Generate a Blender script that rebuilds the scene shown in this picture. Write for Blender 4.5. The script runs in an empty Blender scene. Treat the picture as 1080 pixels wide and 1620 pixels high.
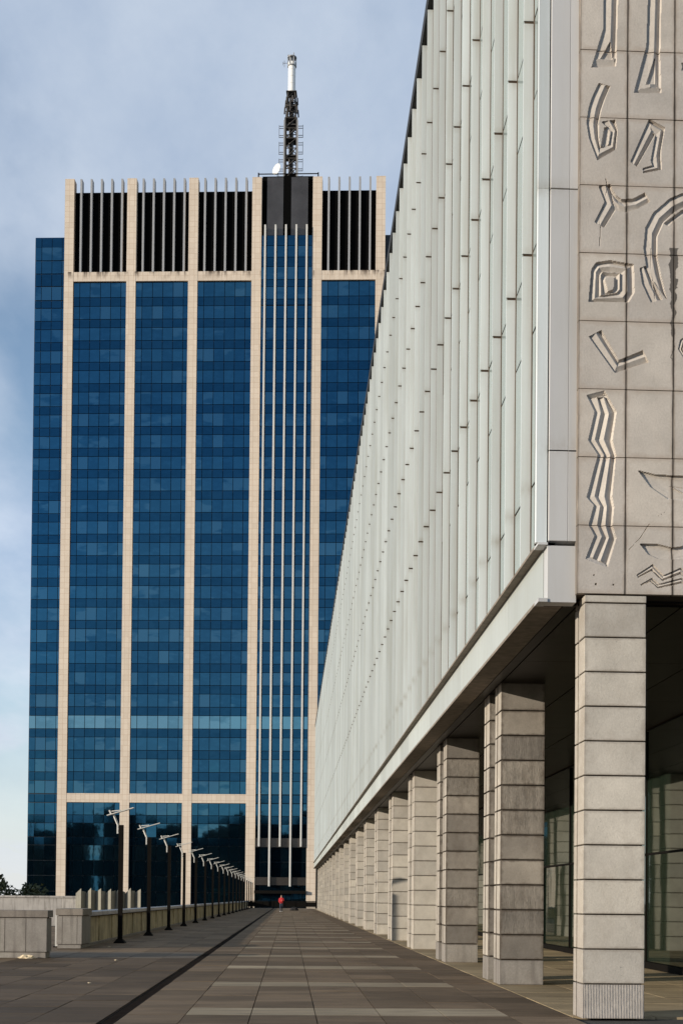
import bpy, bmesh, math, random
import numpy as np
from mathutils import Matrix, Vector, noise as mnoise

random.seed(7)
rng = np.random.default_rng(7)
S = bpy.context.scene
COL = S.collection

# ---------------------------------------------------------------- camera
EYE = 1.45
YAW, PITCH, ROLL = 0.0418, 0.018, 0.0093
fw = Vector((math.sin(YAW) * math.cos(PITCH), math.cos(YAW) * math.cos(PITCH), math.sin(PITCH)))
rt = fw.cross(Vector((0, 0, 1))).normalized()
up = rt.cross(fw)
rt2 = rt * math.cos(ROLL) + up * math.sin(ROLL)
up2 = up * math.cos(ROLL) - rt * math.sin(ROLL)
cam_d = bpy.data.cameras.new('camera')
cam = bpy.data.objects.new('camera', cam_d)
COL.objects.link(cam)
m = Matrix.Identity(4)
for i in range(3):
    m[i][0], m[i][1], m[i][2] = rt2[i], up2[i], -fw[i]
m[0][3], m[1][3], m[2][3] = 0, 0, EYE
cam.matrix_world = m
cam_d.sensor_fit = 'VERTICAL'
cam_d.sensor_height = 36
cam_d.lens = 2000 / 1620 * 36
cam_d.shift_y = 575.8 / 1620
cam_d.clip_end = 6000
S.camera = cam

# ---------------------------------------------------------------- sun, sky, exposure
SUN_TO = Vector((-1, -0.50, 0.232)).normalized()
EL = math.asin(SUN_TO.z)
AZ = math.atan2(SUN_TO.x, SUN_TO.y) % (2 * math.pi)
sun_d = bpy.data.lights.new('sun', 'SUN')
sun_d.energy = 4.0
sun_d.angle = math.radians(0.55)
sun_d.color = (1.0, 0.90, 0.755)
sun = bpy.data.objects.new('sun', sun_d)
COL.objects.link(sun)
sun.rotation_euler = SUN_TO.to_track_quat('Z', 'Y').to_euler()
sun.location = (-60, -40, 60)

W = bpy.data.worlds.new('World')
S.world = W
W.use_nodes = True
wn, wl = W.node_tree.nodes, W.node_tree.links
wn.clear()
sky = wn.new('ShaderNodeTexSky')
sky.sky_type = 'NISHITA'
sky.sun_disc = False
sky.sun_elevation = EL
sky.sun_rotation = AZ
sky.air_density = 1.0
sky.dust_density = 0.25
sky.ozone_density = 2.0
bg = wn.new('ShaderNodeBackground')
bg.inputs['Strength'].default_value = 0.15
wo = wn.new('ShaderNodeOutputWorld')
tc = wn.new('ShaderNodeTexCoord')
sep = wn.new('ShaderNodeSeparateXYZ')
wl.new(tc.outputs['Generated'], sep.inputs[0])


def wmath(op, a, b=None, c=None):
    n = wn.new('ShaderNodeMath')
    n.operation = op
    for i, v in enumerate((a, b, c)):
        if v is None:
            continue
        if isinstance(v, (int, float)):
            n.inputs[i].default_value = v
        else:
            wl.new(v, n.inputs[i])
    return n.outputs[0]


zz = wmath('MAXIMUM', sep.outputs[2], 0.0)
den = wmath('ADD', zz, 0.22)
cx = wmath('DIVIDE', sep.outputs[0], den)
cy = wmath('DIVIDE', sep.outputs[1], den)
comb = wn.new('ShaderNodeCombineXYZ')
wl.new(cx, comb.inputs[0])
wl.new(cy, comb.inputs[1])
comb.inputs[2].default_value = 3.1
mp = wn.new('ShaderNodeMapping')
mp.inputs['Rotation'].default_value = (0, 0, 0.5)
mp.inputs['Scale'].default_value = (1.15, 0.75, 1)
mp.inputs['Location'].default_value = (29.18, 11.52, 0)
wl.new(comb.outputs[0], mp.inputs[0])
n1 = wn.new('ShaderNodeTexNoise')
n1.inputs['Scale'].default_value = 1.5
n1.inputs['Detail'].default_value = 9
n1.inputs['Roughness'].default_value = 0.52
n1.inputs['Distortion'].default_value = 0.15
wl.new(mp.outputs[0], n1.inputs[0])
cr = wn.new('ShaderNodeValToRGB')
cr.color_ramp.elements[0].position = 0.40
cr.color_ramp.elements[0].color = (0.16, 0.16, 0.16, 1)
cr.color_ramp.elements[1].position = 0.56
cr.color_ramp.elements[1].color = (0.92, 0.92, 0.92, 1)
wl.new(n1.outputs[0], cr.inputs[0])
# cloud tint: brighter low, greyer blue higher
n2 = wn.new('ShaderNodeTexNoise')
n2.inputs['Scale'].default_value = 2.6
n2.inputs['Detail'].default_value = 9
n2.inputs['Roughness'].default_value = 0.6
wl.new(mp.outputs[0], n2.inputs[0])
cc = wn.new('ShaderNodeValToRGB')
cc.color_ramp.elements[0].position = 0.3
cc.color_ramp.elements[0].color = (1.95, 2.55, 3.55, 1)
cc.color_ramp.elements[1].position = 0.7
cc.color_ramp.elements[1].color = (3.6, 4.05, 4.7, 1)
wl.new(n2.outputs[0], cc.inputs[0])
mx = wn.new('ShaderNodeMix')
mx.data_type = 'RGBA'
low = wmath('MULTIPLY', wmath('SUBTRACT', 1.0, wmath('MINIMUM', wmath('MULTIPLY', zz, 3.4), 1.0)), 0.9)
wl.new(wmath('MAXIMUM', cr.outputs[0], low), mx.inputs[0])
wl.new(sky.outputs[0], mx.inputs[6])
brt = wmath('ADD', 0.92, wmath('MULTIPLY', wmath('SUBTRACT', 1.0, wmath('MINIMUM', wmath('MULTIPLY', zz, 2.4), 1.0)), 0.36))
lowt = wn.new('ShaderNodeMix')
lowt.data_type = 'RGBA'
wl.new(wmath('SUBTRACT', 1.0, wmath('MINIMUM', wmath('MULTIPLY', zz, 4.0), 1.0)), lowt.inputs[0])
wl.new(cc.outputs[0], lowt.inputs[6])
lowt.inputs[7].default_value = (3.1, 3.25, 3.4, 1)
vm = wn.new('ShaderNodeVectorMath')
vm.operation = 'SCALE'
wl.new(lowt.outputs[2], vm.inputs[0])
wl.new(brt, vm.inputs['Scale'])
wl.new(vm.outputs[0], mx.inputs[7])
wl.new(mx.outputs[2], bg.inputs[0])
wl.new(bg.outputs[0], wo.inputs[0])

S.view_settings.view_transform = 'Standard'
S.view_settings.look = 'None'
S.view_settings.gamma = 1
S.view_settings.use_curve_mapping = False
S.view_settings.exposure = 0.36


# ---------------------------------------------------------------- material helpers
class NT:
    def __init__(self, name):
        self.m = bpy.data.materials.new(name)
        self.m.use_nodes = True
        self.n, self.l = self.m.node_tree.nodes, self.m.node_tree.links
        self.b = self.n['Principled BSDF']

    def link(self, a, b):
        self.l.new(a, b)

    def math(self, op, *a, clamp=False):
        n = self.n.new('ShaderNodeMath')
        n.operation = op
        n.use_clamp = clamp
        for i, v in enumerate(a):
            if isinstance(v, (int, float)):
                n.inputs[i].default_value = v
            else:
                self.link(v, n.inputs[i])
        return n.outputs[0]

    def mix(self, f, a, b, blend='MIX'):
        n = self.n.new('ShaderNodeMix')
        n.data_type = 'RGBA'
        n.blend_type = blend
        for i, v in ((0, f), (6, a), (7, b)):
            if isinstance(v, (int, float)):
                n.inputs[i].default_value = v
            elif isinstance(v, (tuple, list)):
                n.inputs[i].default_value = (*v, 1)
            else:
                self.link(v, n.inputs[i])
        return n.outputs[2]

    def pos(self, scale=(1, 1, 1)):
        g = self.n.new('ShaderNodeNewGeometry')
        mp = self.n.new('ShaderNodeMapping')
        mp.inputs['Scale'].default_value = scale
        self.link(g.outputs['Position'], mp.inputs[0])
        return mp.outputs[0]

    def noise(self, vec, scale, detail=5, rough=0.6):
        n = self.n.new('ShaderNodeTexNoise')
        n.inputs['Scale'].default_value = scale
        n.inputs['Detail'].default_value = detail
        n.inputs['Roughness'].default_value = rough
        self.link(vec, n.inputs[0])
        return n.outputs[0]

    def ramp(self, v, p0, p1, c0=(0, 0, 0), c1=(1, 1, 1)):
        n = self.n.new('ShaderNodeValToRGB')
        e = n.color_ramp.elements
        e[0].position, e[0].color = p0, (*c0, 1)
        e[1].position, e[1].color = p1, (*c1, 1)
        self.link(v, n.inputs[0])
        return n.outputs[0]

    def rnd(self):
        o = self.n.new('ShaderNodeObjectInfo')
        a = self.n.new('ShaderNodeAttribute')
        a.attribute_name = 'rnd'
        return self.math('FRACT', self.math('ADD', o.outputs['Random'], a.outputs['Fac']))

    def gen(self):
        t = self.n.new('ShaderNodeTexCoord')
        s = self.n.new('ShaderNodeSeparateXYZ')
        self.link(t.outputs['Generated'], s.inputs[0])
        return s.outputs

    def bump(self, h, strength=0.3, dist=0.01):
        b = self.n.new('ShaderNodeBump')
        b.inputs['Strength'].default_value = strength
        b.inputs['Distance'].default_value = dist
        self.link(h, b.inputs['Height'])
        self.link(b.outputs[0], self.b.inputs['Normal'])

    def col(self, c):
        if isinstance(c, (tuple, list)):
            self.b.inputs['Base Color'].default_value = (*c, 1)
        else:
            self.link(c, self.b.inputs['Base Color'])

    def rough(self, r):
        if isinstance(r, (int, float)):
            self.b.inputs['Roughness'].default_value = r
        else:
            self.link(r, self.b.inputs['Roughness'])


def plain(name, c, rough=0.6, metal=0.0, vary=0.12, scale=3.0, spec=0.5):
    t = NT(name)
    t.b.inputs['Specular IOR Level'].default_value = spec
    n = t.noise(t.pos(), scale, 6)
    d = tuple(x * (1 - vary) for x in c)
    e = tuple(min(1, x * (1 + vary)) for x in c)
    t.col(t.ramp(n, 0.3, 0.7, d, e))
    t.rough(rough)
    t.b.inputs['Metallic'].default_value = metal
    return t.m


def stone(name, c, grime=0.5, edge=0.35, flute=0.0, vary=0.14, streak=0.0, darken=(0.35, 0.28, 0.22), fine=1.0, drip=False, stain=0.0, rv=(0.86, 1.06)):
    """pale concrete / cut stone: mottling, pits, soiled edges, optional tooled flutes"""
    t = NT(name)
    p = t.pos()
    big = t.noise(p, 1.7, 6)
    small = t.noise(p, 38, 4, 0.7)
    lo = tuple(x * (1 - vary) for x in c)
    hi = tuple(min(0.9, x * (1 + vary)) for x in c)
    base = t.ramp(big, 0.3, 0.7, lo, hi)
    r = t.rnd()
    base = t.mix(1.0, base, t.ramp(r, 0, 1, (rv[0], rv[0], rv[0] * 1.01), (rv[1], rv[1] * 0.99, rv[1] * 0.97)), 'MULTIPLY')
    base = t.mix(0.35 * fine, base, t.ramp(small, 0.25, 0.75, (0.62, 0.6, 0.58), (1.2, 1.2, 1.2)), 'MULTIPLY')
    pits = t.ramp(t.noise(p, 70, 2, 0.5), 0.69, 0.74)
    blot = t.ramp(t.noise(p, 2.6, 3), 0.5, 0.66)
    base = t.mix(t.math('MULTIPLY', t.math('MULTIPLY', pits, blot), 0.8 * grime), base, (0.05, 0.045, 0.04))
    gx, gy, gz = t.gen()
    ez = t.math('MINIMUM', gz, t.math('SUBTRACT', 1.0, gz))
    ex = t.math('MINIMUM', gx, t.math('SUBTRACT', 1.0, gx))
    em = t.math('MINIMUM', ez, ex)
    em = t.math('ADD', em, t.math('MULTIPLY', t.math('SUBTRACT', t.noise(p, 9, 5), 0.5), 0.16))
    emask = t.ramp(em, -0.02, 0.075, (1, 1, 1), (0, 0, 0))
    base = t.mix(t.math('MULTIPLY', emask, edge), base, darken)
    if drip:      # black run-off stain below one open joint, dark fillets along the upright joints
        g = t.n.new('ShaderNodeNewGeometry')
        sx_ = t.n.new('ShaderNodeSeparateXYZ')
        t.link(g.outputs['Position'], sx_.inputs[0])
        wig = t.math('MULTIPLY', t.math('SUBTRACT', t.noise(t.pos((6, 6, 7)), 1.0, 5), 0.5), 0.15)
        dx = t.math('ABSOLUTE', t.math('ADD', t.math('SUBTRACT', sx_.outputs[0], 4.72), wig))
        inz = t.math('MULTIPLY', t.math('LESS_THAN', sx_.outputs[2], 9.62), t.math('GREATER_THAN', sx_.outputs[2], 8.2))
        wid = t.math('MULTIPLY', t.math('MULTIPLY', t.math('SUBTRACT', sx_.outputs[2], 8.1), 0.036), inz)
        base = t.mix(t.math('MULTIPLY', t.math('LESS_THAN', dx, wid), 0.85), base, (0.04, 0.035, 0.03))
        fil = t.ramp(t.math('ADD', ex, t.math('MULTIPLY', t.math('SUBTRACT', t.noise(t.pos((14, 14, 3)), 1.0, 4), 0.5), 0.06)), 0.0, 0.028, (1, 1, 1), (0, 0, 0))
        base = t.mix(t.math('MULTIPLY', fil, 0.75), base, (0.06, 0.05, 0.042))
    if streak:
        sn = t.noise(t.pos((7, 7, 0.5)), 1.0, 5)
        base = t.mix(t.math('MULTIPLY', t.ramp(sn, 0.5, 0.72), streak), base, tuple(x * 0.45 for x in darken))
    if stain:
        sn2 = t.ramp(t.noise(t.pos((2.4, 2.4, 1.3)), 1.0, 7, 0.65), 0.5, 0.68)
        base = t.mix(t.math('MULTIPLY', sn2, stain), base, tuple(x * 1.25 for x in darken))
    t.col(base)
    t.rough(0.85)
    h = t.math('ADD', t.math('MULTIPLY', small, 0.6), t.math('MULTIPLY', t.math('SUBTRACT', 1.0, pits), 0.6))
    if flute:
        w = t.n.new('ShaderNodeTexWave')
        w.bands_direction = 'X'
        w.inputs['Scale'].default_value = 16
        w.inputs['Distortion'].default_value = 1.2
        w.inputs['Detail'].default_value = 2
        w.inputs['Detail Scale'].default_value = 6
        t.link(t.pos((1, 1, 0.12)), w.inputs[0])
        on = 1.0 if 'base' in name else t.ramp(t.math('FRACT', t.math('MULTIPLY', r, 7.3)), 0.35, 0.5)
        h = t.math('ADD', h, t.math('MULTIPLY', t.math('MULTIPLY', w.outputs[1], on), flute))
    t.bump(h, 0.45, 0.012)
    return t.m


M = {}
M['stone'] = stone('carved_stone', (0.50, 0.455, 0.405), edge=0.5, drip=True, stain=0.12, grime=0.8, rv=(0.92, 1.04))
M['stone_core'] = plain('stained_mortar', (0.05, 0.038, 0.028), 0.95, vary=0.4, scale=12)
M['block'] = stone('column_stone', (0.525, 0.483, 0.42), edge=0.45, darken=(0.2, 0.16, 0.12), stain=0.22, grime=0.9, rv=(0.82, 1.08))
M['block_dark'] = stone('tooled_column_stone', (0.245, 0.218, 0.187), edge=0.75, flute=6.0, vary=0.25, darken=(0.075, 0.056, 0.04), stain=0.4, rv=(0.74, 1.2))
M['block_base'] = stone('tooled_base_stone', (0.38, 0.35, 0.32), edge=0.3, flute=2.4, darken=(0.2, 0.16, 0.13))
M['enamel'] = None


def enamel(name, c, rough, streak=0.25, spec=0.5):
    t = NT(name)
    p = t.pos((5, 5, 0.25))
    s = t.noise(p, 1.0, 5)
    r = t.rnd()
    base = t.ramp(r, 0, 1, tuple(x * 0.84 for x in c), tuple(min(0.95, x * 1.06) for x in c))
    base = t.mix(t.math('MULTIPLY', t.ramp(s, 0.48, 0.75), streak), base, tuple(x * 0.62 for x in (c[0] * 1.08, c[1], c[2] * 0.85)))
    g = t.n.new('ShaderNodeNewGeometry')
    sz = t.n.new('ShaderNodeSeparateXYZ')
    t.link(g.outputs['Position'], sz.inputs[0])
    # soot and rust gathered round the storey joints, every 3.27 m of height
    f = t.math('FRACT', t.math('DIVIDE', t.math('SUBTRACT', sz.outputs[2], 0.59), 3.27))
    d = t.math('ABSOLUTE', t.math('SUBTRACT', f, 0.5))
    soil = t.math('MULTIPLY', t.ramp(d, 0.455, 0.5), t.ramp(t.noise(t.pos((6, 6, 2)), 1.0, 4), 0.35, 0.7))
    base = t.mix(t.math('MULTIPLY', soil, 0.5), base, (c[0] * 0.5, c[1] * 0.42, c[2] * 0.33))
    big = t.noise(t.pos((0.9, 0.9, 0.3)), 1.0, 5)
    base = t.mix(0.8, base, t.ramp(big, 0.3, 0.7, (0.9, 0.89, 0.87), (1.05, 1.05, 1.05)), 'MULTIPLY')
    t.col(base)
    t.rough(rough)
    t.b.inputs['Specular IOR Level'].default_value = spec
    return t.m


M['enamel'] = enamel('white_enamel', (0.60, 0.64, 0.645), 0.42, 0.45)
M['metal_panel'] = enamel('grey_white_sheet_metal', (0.53, 0.525, 0.52), 0.45, 0.2)
M['facade_glass'] = enamel('pale_green_opaque_glass', (0.285, 0.345, 0.345), 0.12, 0.15)
M['fascia'] = enamel('white_fascia_sheet', (0.46, 0.485, 0.46), 0.45, 0.35)
M['ledge'] = plain('brown_ledge', (0.20, 0.165, 0.13), 0.8, vary=0.3, scale=6)  # mottled brown for the upper ledge and lower lip
M['dark_gap'] = plain('dark_recess', (0.02, 0.018, 0.016), 0.9)
M['gap_brown'] = plain('rusty_joint', (0.055, 0.037, 0.022), 0.9, vary=0.3)
M['soffit'] = plain('dark_bronze_soffit', (0.019, 0.015, 0.011), 0.42, 0.0, vary=0.3, spec=0.10)
M['dark_metal'] = plain('black_painted_steel', (0.007, 0.006, 0.005), 0.7, spec=0.05)
M['coping_dark'] = plain('black_coping', (0.015, 0.014, 0.013), 0.7)
M['white_metal'] = plain('white_painted_steel', (0.56, 0.54, 0.50), 0.5, vary=0.08)

t = NT('green_dark_glazing')
t.col((0.010, 0.016, 0.011))
t.b.inputs['Specular Tint'].default_value = (0.75, 0.9, 0.68, 1)
t.rough(0.03)
t.b.inputs['IOR'].default_value = 2.1
nn = t.noise(t.pos((0.6, 0.6, 0.5)), 1.0, 2)
t.bump(nn, 0.06, 0.05)
M['lobby_glass'] = t.m

# tower
t = NT('pale_tower_cladding')
g = t.n.new('ShaderNodeTexBrick')
tcd = t.n.new('ShaderNodeTexCoord')
sp = t.n.new('ShaderNodeSeparateXYZ')
t.link(tcd.outputs['Object'], sp.inputs[0])
cb = t.n.new('ShaderNodeCombineXYZ')
t.link(t.math('ADD', sp.outputs[0], 36.55 + 0.785), cb.inputs[0])
t.link(sp.outputs[2], cb.inputs[1])
t.link(cb.outputs[0], g.inputs[0])
g.offset = 0.0
g.inputs['Scale'].default_value = 1
g.inputs['Brick Width'].default_value = 0.785
g.inputs['Row Height'].default_value = 0.91
g.inputs['Mortar Size'].default_value = 0.022
g.inputs['Mortar Smooth'].default_value = 0.2
g.inputs['Color1'].default_value = (0.57, 0.475, 0.375, 1)
g.inputs['Color2'].default_value = (0.63, 0.53, 0.425, 1)
g.inputs['Mortar'].default_value = (0.42, 0.30, 0.21, 1)
bse = t.mix(0.5, g.outputs[0], t.ramp(t.noise(t.pos((0.3, 0.3, 0.12)), 1.0, 5), 0.3, 0.7, (0.86, 0.86, 0.86), (1.06, 1.05, 1.04)), 'MULTIPLY')
# drip stains under the louvre openings (height band of the upper spandrel beam)
zm = t.math('MULTIPLY', t.ramp(t.math('DIVIDE', t.math('SUBTRACT', sp.outputs[2], 104.9 + 7.0), 1.6), 0.15, 0.95), t.math('LESS_THAN', sp.outputs[2], 106.52 + 7.0))
dr = t.ramp(t.noise(t.pos((1.3, 1.3, 0.25)), 1.0, 5), 0.48, 0.62)
bse = t.mix(t.math('MULTIPLY', t.math('MULTIPLY', zm, dr), 0.95), bse, (0.09, 0.06, 0.04))
t.col(bse)
t.rough(0.8)
M['cladding'] = t.m


def tower_glass(name, lo, hi, blind, pb, rough):
    t = NT(name)
    r = t.rnd()
    base = t.ramp(r, 0.0, 1.0, lo, hi)
    fr = t.math('FRACT', t.math('MULTIPLY', r, 17.31))
    run = t.noise(t.pos((0.16, 0.16, 0.42)), 1.0, 3)
    fr = t.math('ADD', t.math('MULTIPLY', fr, 0.55), t.math('MULTIPLY', run, 0.9))
    bl = t.math('MULTIPLY', t.ramp(fr, 0.99 - pb, 1.06 - pb), 0.8)
    wob = t.noise(t.pos((0.8, 0.8, 1.4)), 1.0, 3)
    base = t.mix(t.math('MULTIPLY', t.ramp(wob, 0.45, 0.7), 0.22), base, tuple(x * 1.5 for x in hi))
    t.col(t.mix(bl, base, blind))
    t.rough(rough)
    t.b.inputs['Metallic'].default_value = 0.97
    wv = t.noise(t.pos((0.5, 0.5, 0.5)), 1.0, 2)
    t.bump(wv, 0.05, 0.05)
    return t.m


M['pane'] = tower_glass('blue_reflecting_glass', (0.022, 0.090, 0.158), (0.032, 0.116, 0.190), (0.060, 0.158, 0.232), 0.17, 0.03)
M['spandrel'] = tower_glass('blue_spandrel_glass', (0.013, 0.062, 0.116), (0.016, 0.070, 0.128), (0.019, 0.078, 0.140), 0.1, 0.06)
M['pane_light'] = tower_glass('teal_blinds_behind_glass', (0.10, 0.23, 0.30), (0.14, 0.29, 0.36), (0.17, 0.33, 0.4), 0.3, 0.06)
M['louvre'] = plain('black_louvre_recess', (0.004, 0.004, 0.004), 0.9, spec=0.0)
M['fin_grey'] = plain('grey_crown_fin', (0.30, 0.30, 0.305), 0.6, vary=0.1)
M['bronze'] = plain('smoked_bronze_sheet', (0.12, 0.10, 0.085), 0.25, 0.8, vary=0.25, scale=0.3)
M['tower_core'] = plain('dark_mullion_frame', (0.012, 0.02, 0.03), 0.6)
M['mast_dark'] = plain('sooty_mast_steel', (0.06, 0.052, 0.045), 0.7, vary=0.3)
M['mast_white'] = plain('white_mast_shroud', (0.78, 0.77, 0.74), 0.5, vary=0.06)

# paving
def paving(name, c, vary, r0, r1):
    t = NT(name)
    p = t.pos()
    big = t.noise(p, 0.35, 5)
    lat = t.noise(t.pos((0.7, 7.0, 1)), 1.0, 7, 0.7)
    fine = t.noise(p, 60, 3, 0.7)
    r = t.rnd()
    b = t.ramp(r, 0, 1, tuple(x * r0 for x in c), tuple(x * r1 for x in c))
    b = t.mix(0.75, b, t.ramp(lat, 0.33, 0.68, (1 - vary, 1 - vary, 1 - vary), (1 + vary, 1 + vary * 0.95, 1 + vary * 0.85)), 'MULTIPLY')
    b = t.mix(0.6, b, t.ramp(big, 0.35, 0.65, (0.72, 0.70, 0.68), (1.15, 1.15, 1.15)), 'MULTIPLY')
    b = t.mix(0.4, b, t.ramp(fine, 0.3, 0.7, (0.7, 0.7, 0.7), (1.25, 1.25, 1.25)), 'MULTIPLY')
    t.col(b)
    blotch = t.math('MULTIPLY', t.ramp(t.noise(t.pos((0.8, 2.2, 1)), 1.0, 6, 0.65), 0.52, 0.66), 0.5)
    b = t.mix(blotch, b, tuple(x * 0.42 for x in c))
    gum = t.n.new('ShaderNodeTexVoronoi')
    gum.inputs['Scale'].default_value = 2.3
    t.link(p, gum.inputs['Vector'])
    b = t.mix(t.math('MULTIPLY', t.ramp(gum.outputs['Distance'], 0.05, 0.08, (1, 1, 1), (0, 0, 0)), 0.45), b, tuple(x * 0.35 for x in c))
    scuff = t.ramp(t.noise(t.pos((5, 24, 1)), 1.0, 4, 0.7), 0.66, 0.74)
    b = t.mix(t.math('MULTIPLY', scuff, 0.35), b, tuple(min(1, x * 1.9) for x in c))
    t.col(b)
    t.rough(t.ramp(lat, 0.3, 0.7, (0.62,) * 3, (0.85,) * 3))
    t.b.inputs['Specular IOR Level'].default_value = 0.12
    t.bump(fine, 0.35, 0.006)
    return t.m


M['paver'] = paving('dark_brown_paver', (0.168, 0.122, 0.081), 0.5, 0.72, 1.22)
M['paver_shaded'] = paving('shaded_left_paver', (0.110, 0.079, 0.053), 0.6, 0.7, 1.3)  # shade over the left foreground, put into the paver colour
M['paver_sunlit'] = paving('sunlit_strip_paver', (0.15, 0.125, 0.10), 0.3, 0.85, 1.15)  # strip of sun between the low walls, painted as paler pavers
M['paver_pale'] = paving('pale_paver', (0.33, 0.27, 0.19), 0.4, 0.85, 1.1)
M['paver_tan'] = paving('tan_portico_paver', (0.37, 0.285, 0.175), 0.35, 0.8, 1.15)
M['grout'] = plain('dark_grout', (0.035, 0.03, 0.026), 0.95, vary=0.3, scale=8)
M['drain'] = plain('rusty_black_grate', (0.012, 0.008, 0.006), 0.9, vary=0.4, scale=9, spec=0.05)
M['asphalt'] = plain('street_asphalt', (0.05, 0.05, 0.05), 0.9)

M['conc'] = stone('grey_exposed_concrete', (0.30, 0.275, 0.245), edge=0.35, darken=(0.12, 0.1, 0.085), streak=0.5, fine=1.6, stain=0.4)
M['conc_cap'] = stone('weathered_cap_stone', (0.235, 0.205, 0.175), edge=0.3, darken=(0.07, 0.06, 0.05), streak=0.5, fine=1.6, stain=0.5)
M['conc_dark'] = plain('damp_joint', (0.05, 0.045, 0.04), 0.95, vary=0.3)
M['board'] = stone('warm_lit_board', (0.56, 0.46, 0.28), edge=0.3, vary=0.35, streak=0.8, darken=(0.10, 0.075, 0.045))  # yellow base carries warm bounced light, dark streaks over it
M['zinc'] = plain('zinc_coping', (0.30, 0.33, 0.38), 0.35, 0.7, vary=0.3, scale=1.5)
M['wall_pale'] = stone('pale_stained_render', (0.44, 0.41, 0.38), edge=0.1, streak=0.75, darken=(0.14, 0.12, 0.1), stain=0.3)
M['screen'] = stone('greenish_concrete_board', (0.25, 0.235, 0.19), edge=0.2, streak=0.5, darken=(0.12, 0.11, 0.08))
M['paper'] = plain('crumpled_paper', (0.62, 0.5, 0.33), 0.9, vary=0.25, scale=20)
M['bark'] = plain('bark', (0.06, 0.045, 0.035), 0.9)
t = NT('leaf')
t.col(t.ramp(t.rnd(), 0, 1, (0.022, 0.035, 0.014), (0.075, 0.085, 0.03)))
t.rough(0.7)
M['leaf'] = t.m
M['city'] = plain('added_dark_city_block', (0.02, 0.019, 0.018), 0.9, vary=0.4, scale=0.08, spec=0.05)  # for the added blocks mirrored in the tower glass
M['skin'] = plain('skin', (0.5, 0.3, 0.22), 0.6)
M['red'] = plain('red_jacket', (0.55, 0.025, 0.03), 0.8)
M['denim'] = plain('dark_denim', (0.04, 0.05, 0.075), 0.9)
M['shoe'] = plain('white_shoe', (0.75, 0.73, 0.7), 0.7)
M['hair'] = plain('dark_hair', (0.03, 0.02, 0.015), 0.7)
M['bagm'] = plain('black_bag_cloth', (0.015, 0.014, 0.014), 0.85)


# ---------------------------------------------------------------- object helpers
def link(o):
    COL.objects.link(o)
    return o


def tag(o, label=None, cat=None, group=None, kind=None):
    if label:
        o['label'] = label
    if cat:
        o['category'] = cat
    if group:
        o['group'] = group
    if kind:
        o['kind'] = kind
    return o


def empty(name, loc=(0, 0, 0), rz=0):
    o = link(bpy.data.objects.new(name, None))
    o.location = loc
    o.rotation_euler = (0, 0, rz)
    o.empty_display_size = 0.5
    return o


def part(name, mesh, parent=None, loc=(0, 0, 0), rot=None, kind=None):
    o = link(bpy.data.objects.new(name, mesh))
    o.parent = parent
    o.location = loc
    if rot:
        o.rotation_euler = rot
    if kind:
        o['kind'] = kind
    return o


class MB:
    def __init__(self):
        self.v, self.f, self.r, self.mi = [], [], [], []

    def add(self, vs, fs, rnd=0.0, mi=0):
        k = len(self.v)
        self.v += [tuple(x) for x in vs]
        self.f += [tuple(i + k for i in q) for q in fs]
        self.r += [rnd] * len(fs)
        self.mi += [mi] * len(fs)
        return self

    def box(self, x0, x1, y0, y1, z0, z1, rnd=0.0, mi=0):
        return self.add([(x0, y0, z0), (x1, y0, z0), (x1, y1, z0), (x0, y1, z0), (x0, y0, z1), (x1, y0, z1), (x1, y1, z1), (x0, y1, z1)],
                        [(0, 3, 2, 1), (4, 5, 6, 7), (0, 1, 5, 4), (1, 2, 6, 5), (2, 3, 7, 6), (3, 0, 4, 7)], rnd, mi)

    def bar(self, a, b, w, rnd=0.0, mi=0, n=4):
        a, b = Vector(a), Vector(b)
        d = (b - a).normalized()
        u = d.orthogonal().normalized()
        if abs(d.z) > 0.99:
            u = Vector((1, 0, 0))
        v = d.cross(u)
        ring = [(math.cos(2 * math.pi * (i + 0.5) / n), math.sin(2 * math.pi * (i + 0.5) / n)) for i in range(n)]
        k = w / 2 * (1.4142 if n == 4 else 1)
        vs = [a + (u * c + v * s) * k for c, s in ring] + [b + (u * c + v * s) * k for c, s in ring]
        fs = [(i, (i + 1) % n, n + (i + 1) % n, n + i) for i in range(n)] + [tuple(range(n))[::-1], tuple(range(n, 2 * n))]
        return self.add(vs, fs, rnd, mi)

    def prism(self, poly, y0, y1, rnd=0.0, mi=0, axis='y'):
        n = len(poly)
        if axis == 'y':
            vs = [(x, y0, z) for x, z in poly] + [(x, y1, z) for x, z in poly]
        else:
            vs = [(x, y, y0) for x, y in poly] + [(x, y, y1) for x, y in poly]
        fs = [(i, (i + 1) % n, n + (i + 1) % n, n + i) for i in range(n)] + [tuple(range(n))[::-1], tuple(range(n, 2 * n))]
        return self.add(vs, fs, rnd, mi)

    def mesh(self, name, *mats, smooth=False):
        me = bpy.data.meshes.new(name)
        me.from_pydata(self.v, [], self.f)
        for mm in mats:
            me.materials.append(mm)
        if any(self.r):
            at = me.attributes.new('rnd', 'FLOAT', 'FACE')
            at.data.foreach_set('value', self.r)
        if any(self.mi):
            me.polygons.foreach_set('material_index', self.mi)
        bm = bmesh.new()
        bm.from_mesh(me)
        bmesh.ops.recalc_face_normals(bm, faces=bm.faces)
        bm.to_mesh(me)
        bm.free()
        if smooth:
            me.polygons.foreach_set('use_smooth', [True] * len(me.polygons))
        return me


_cache = {}


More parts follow.
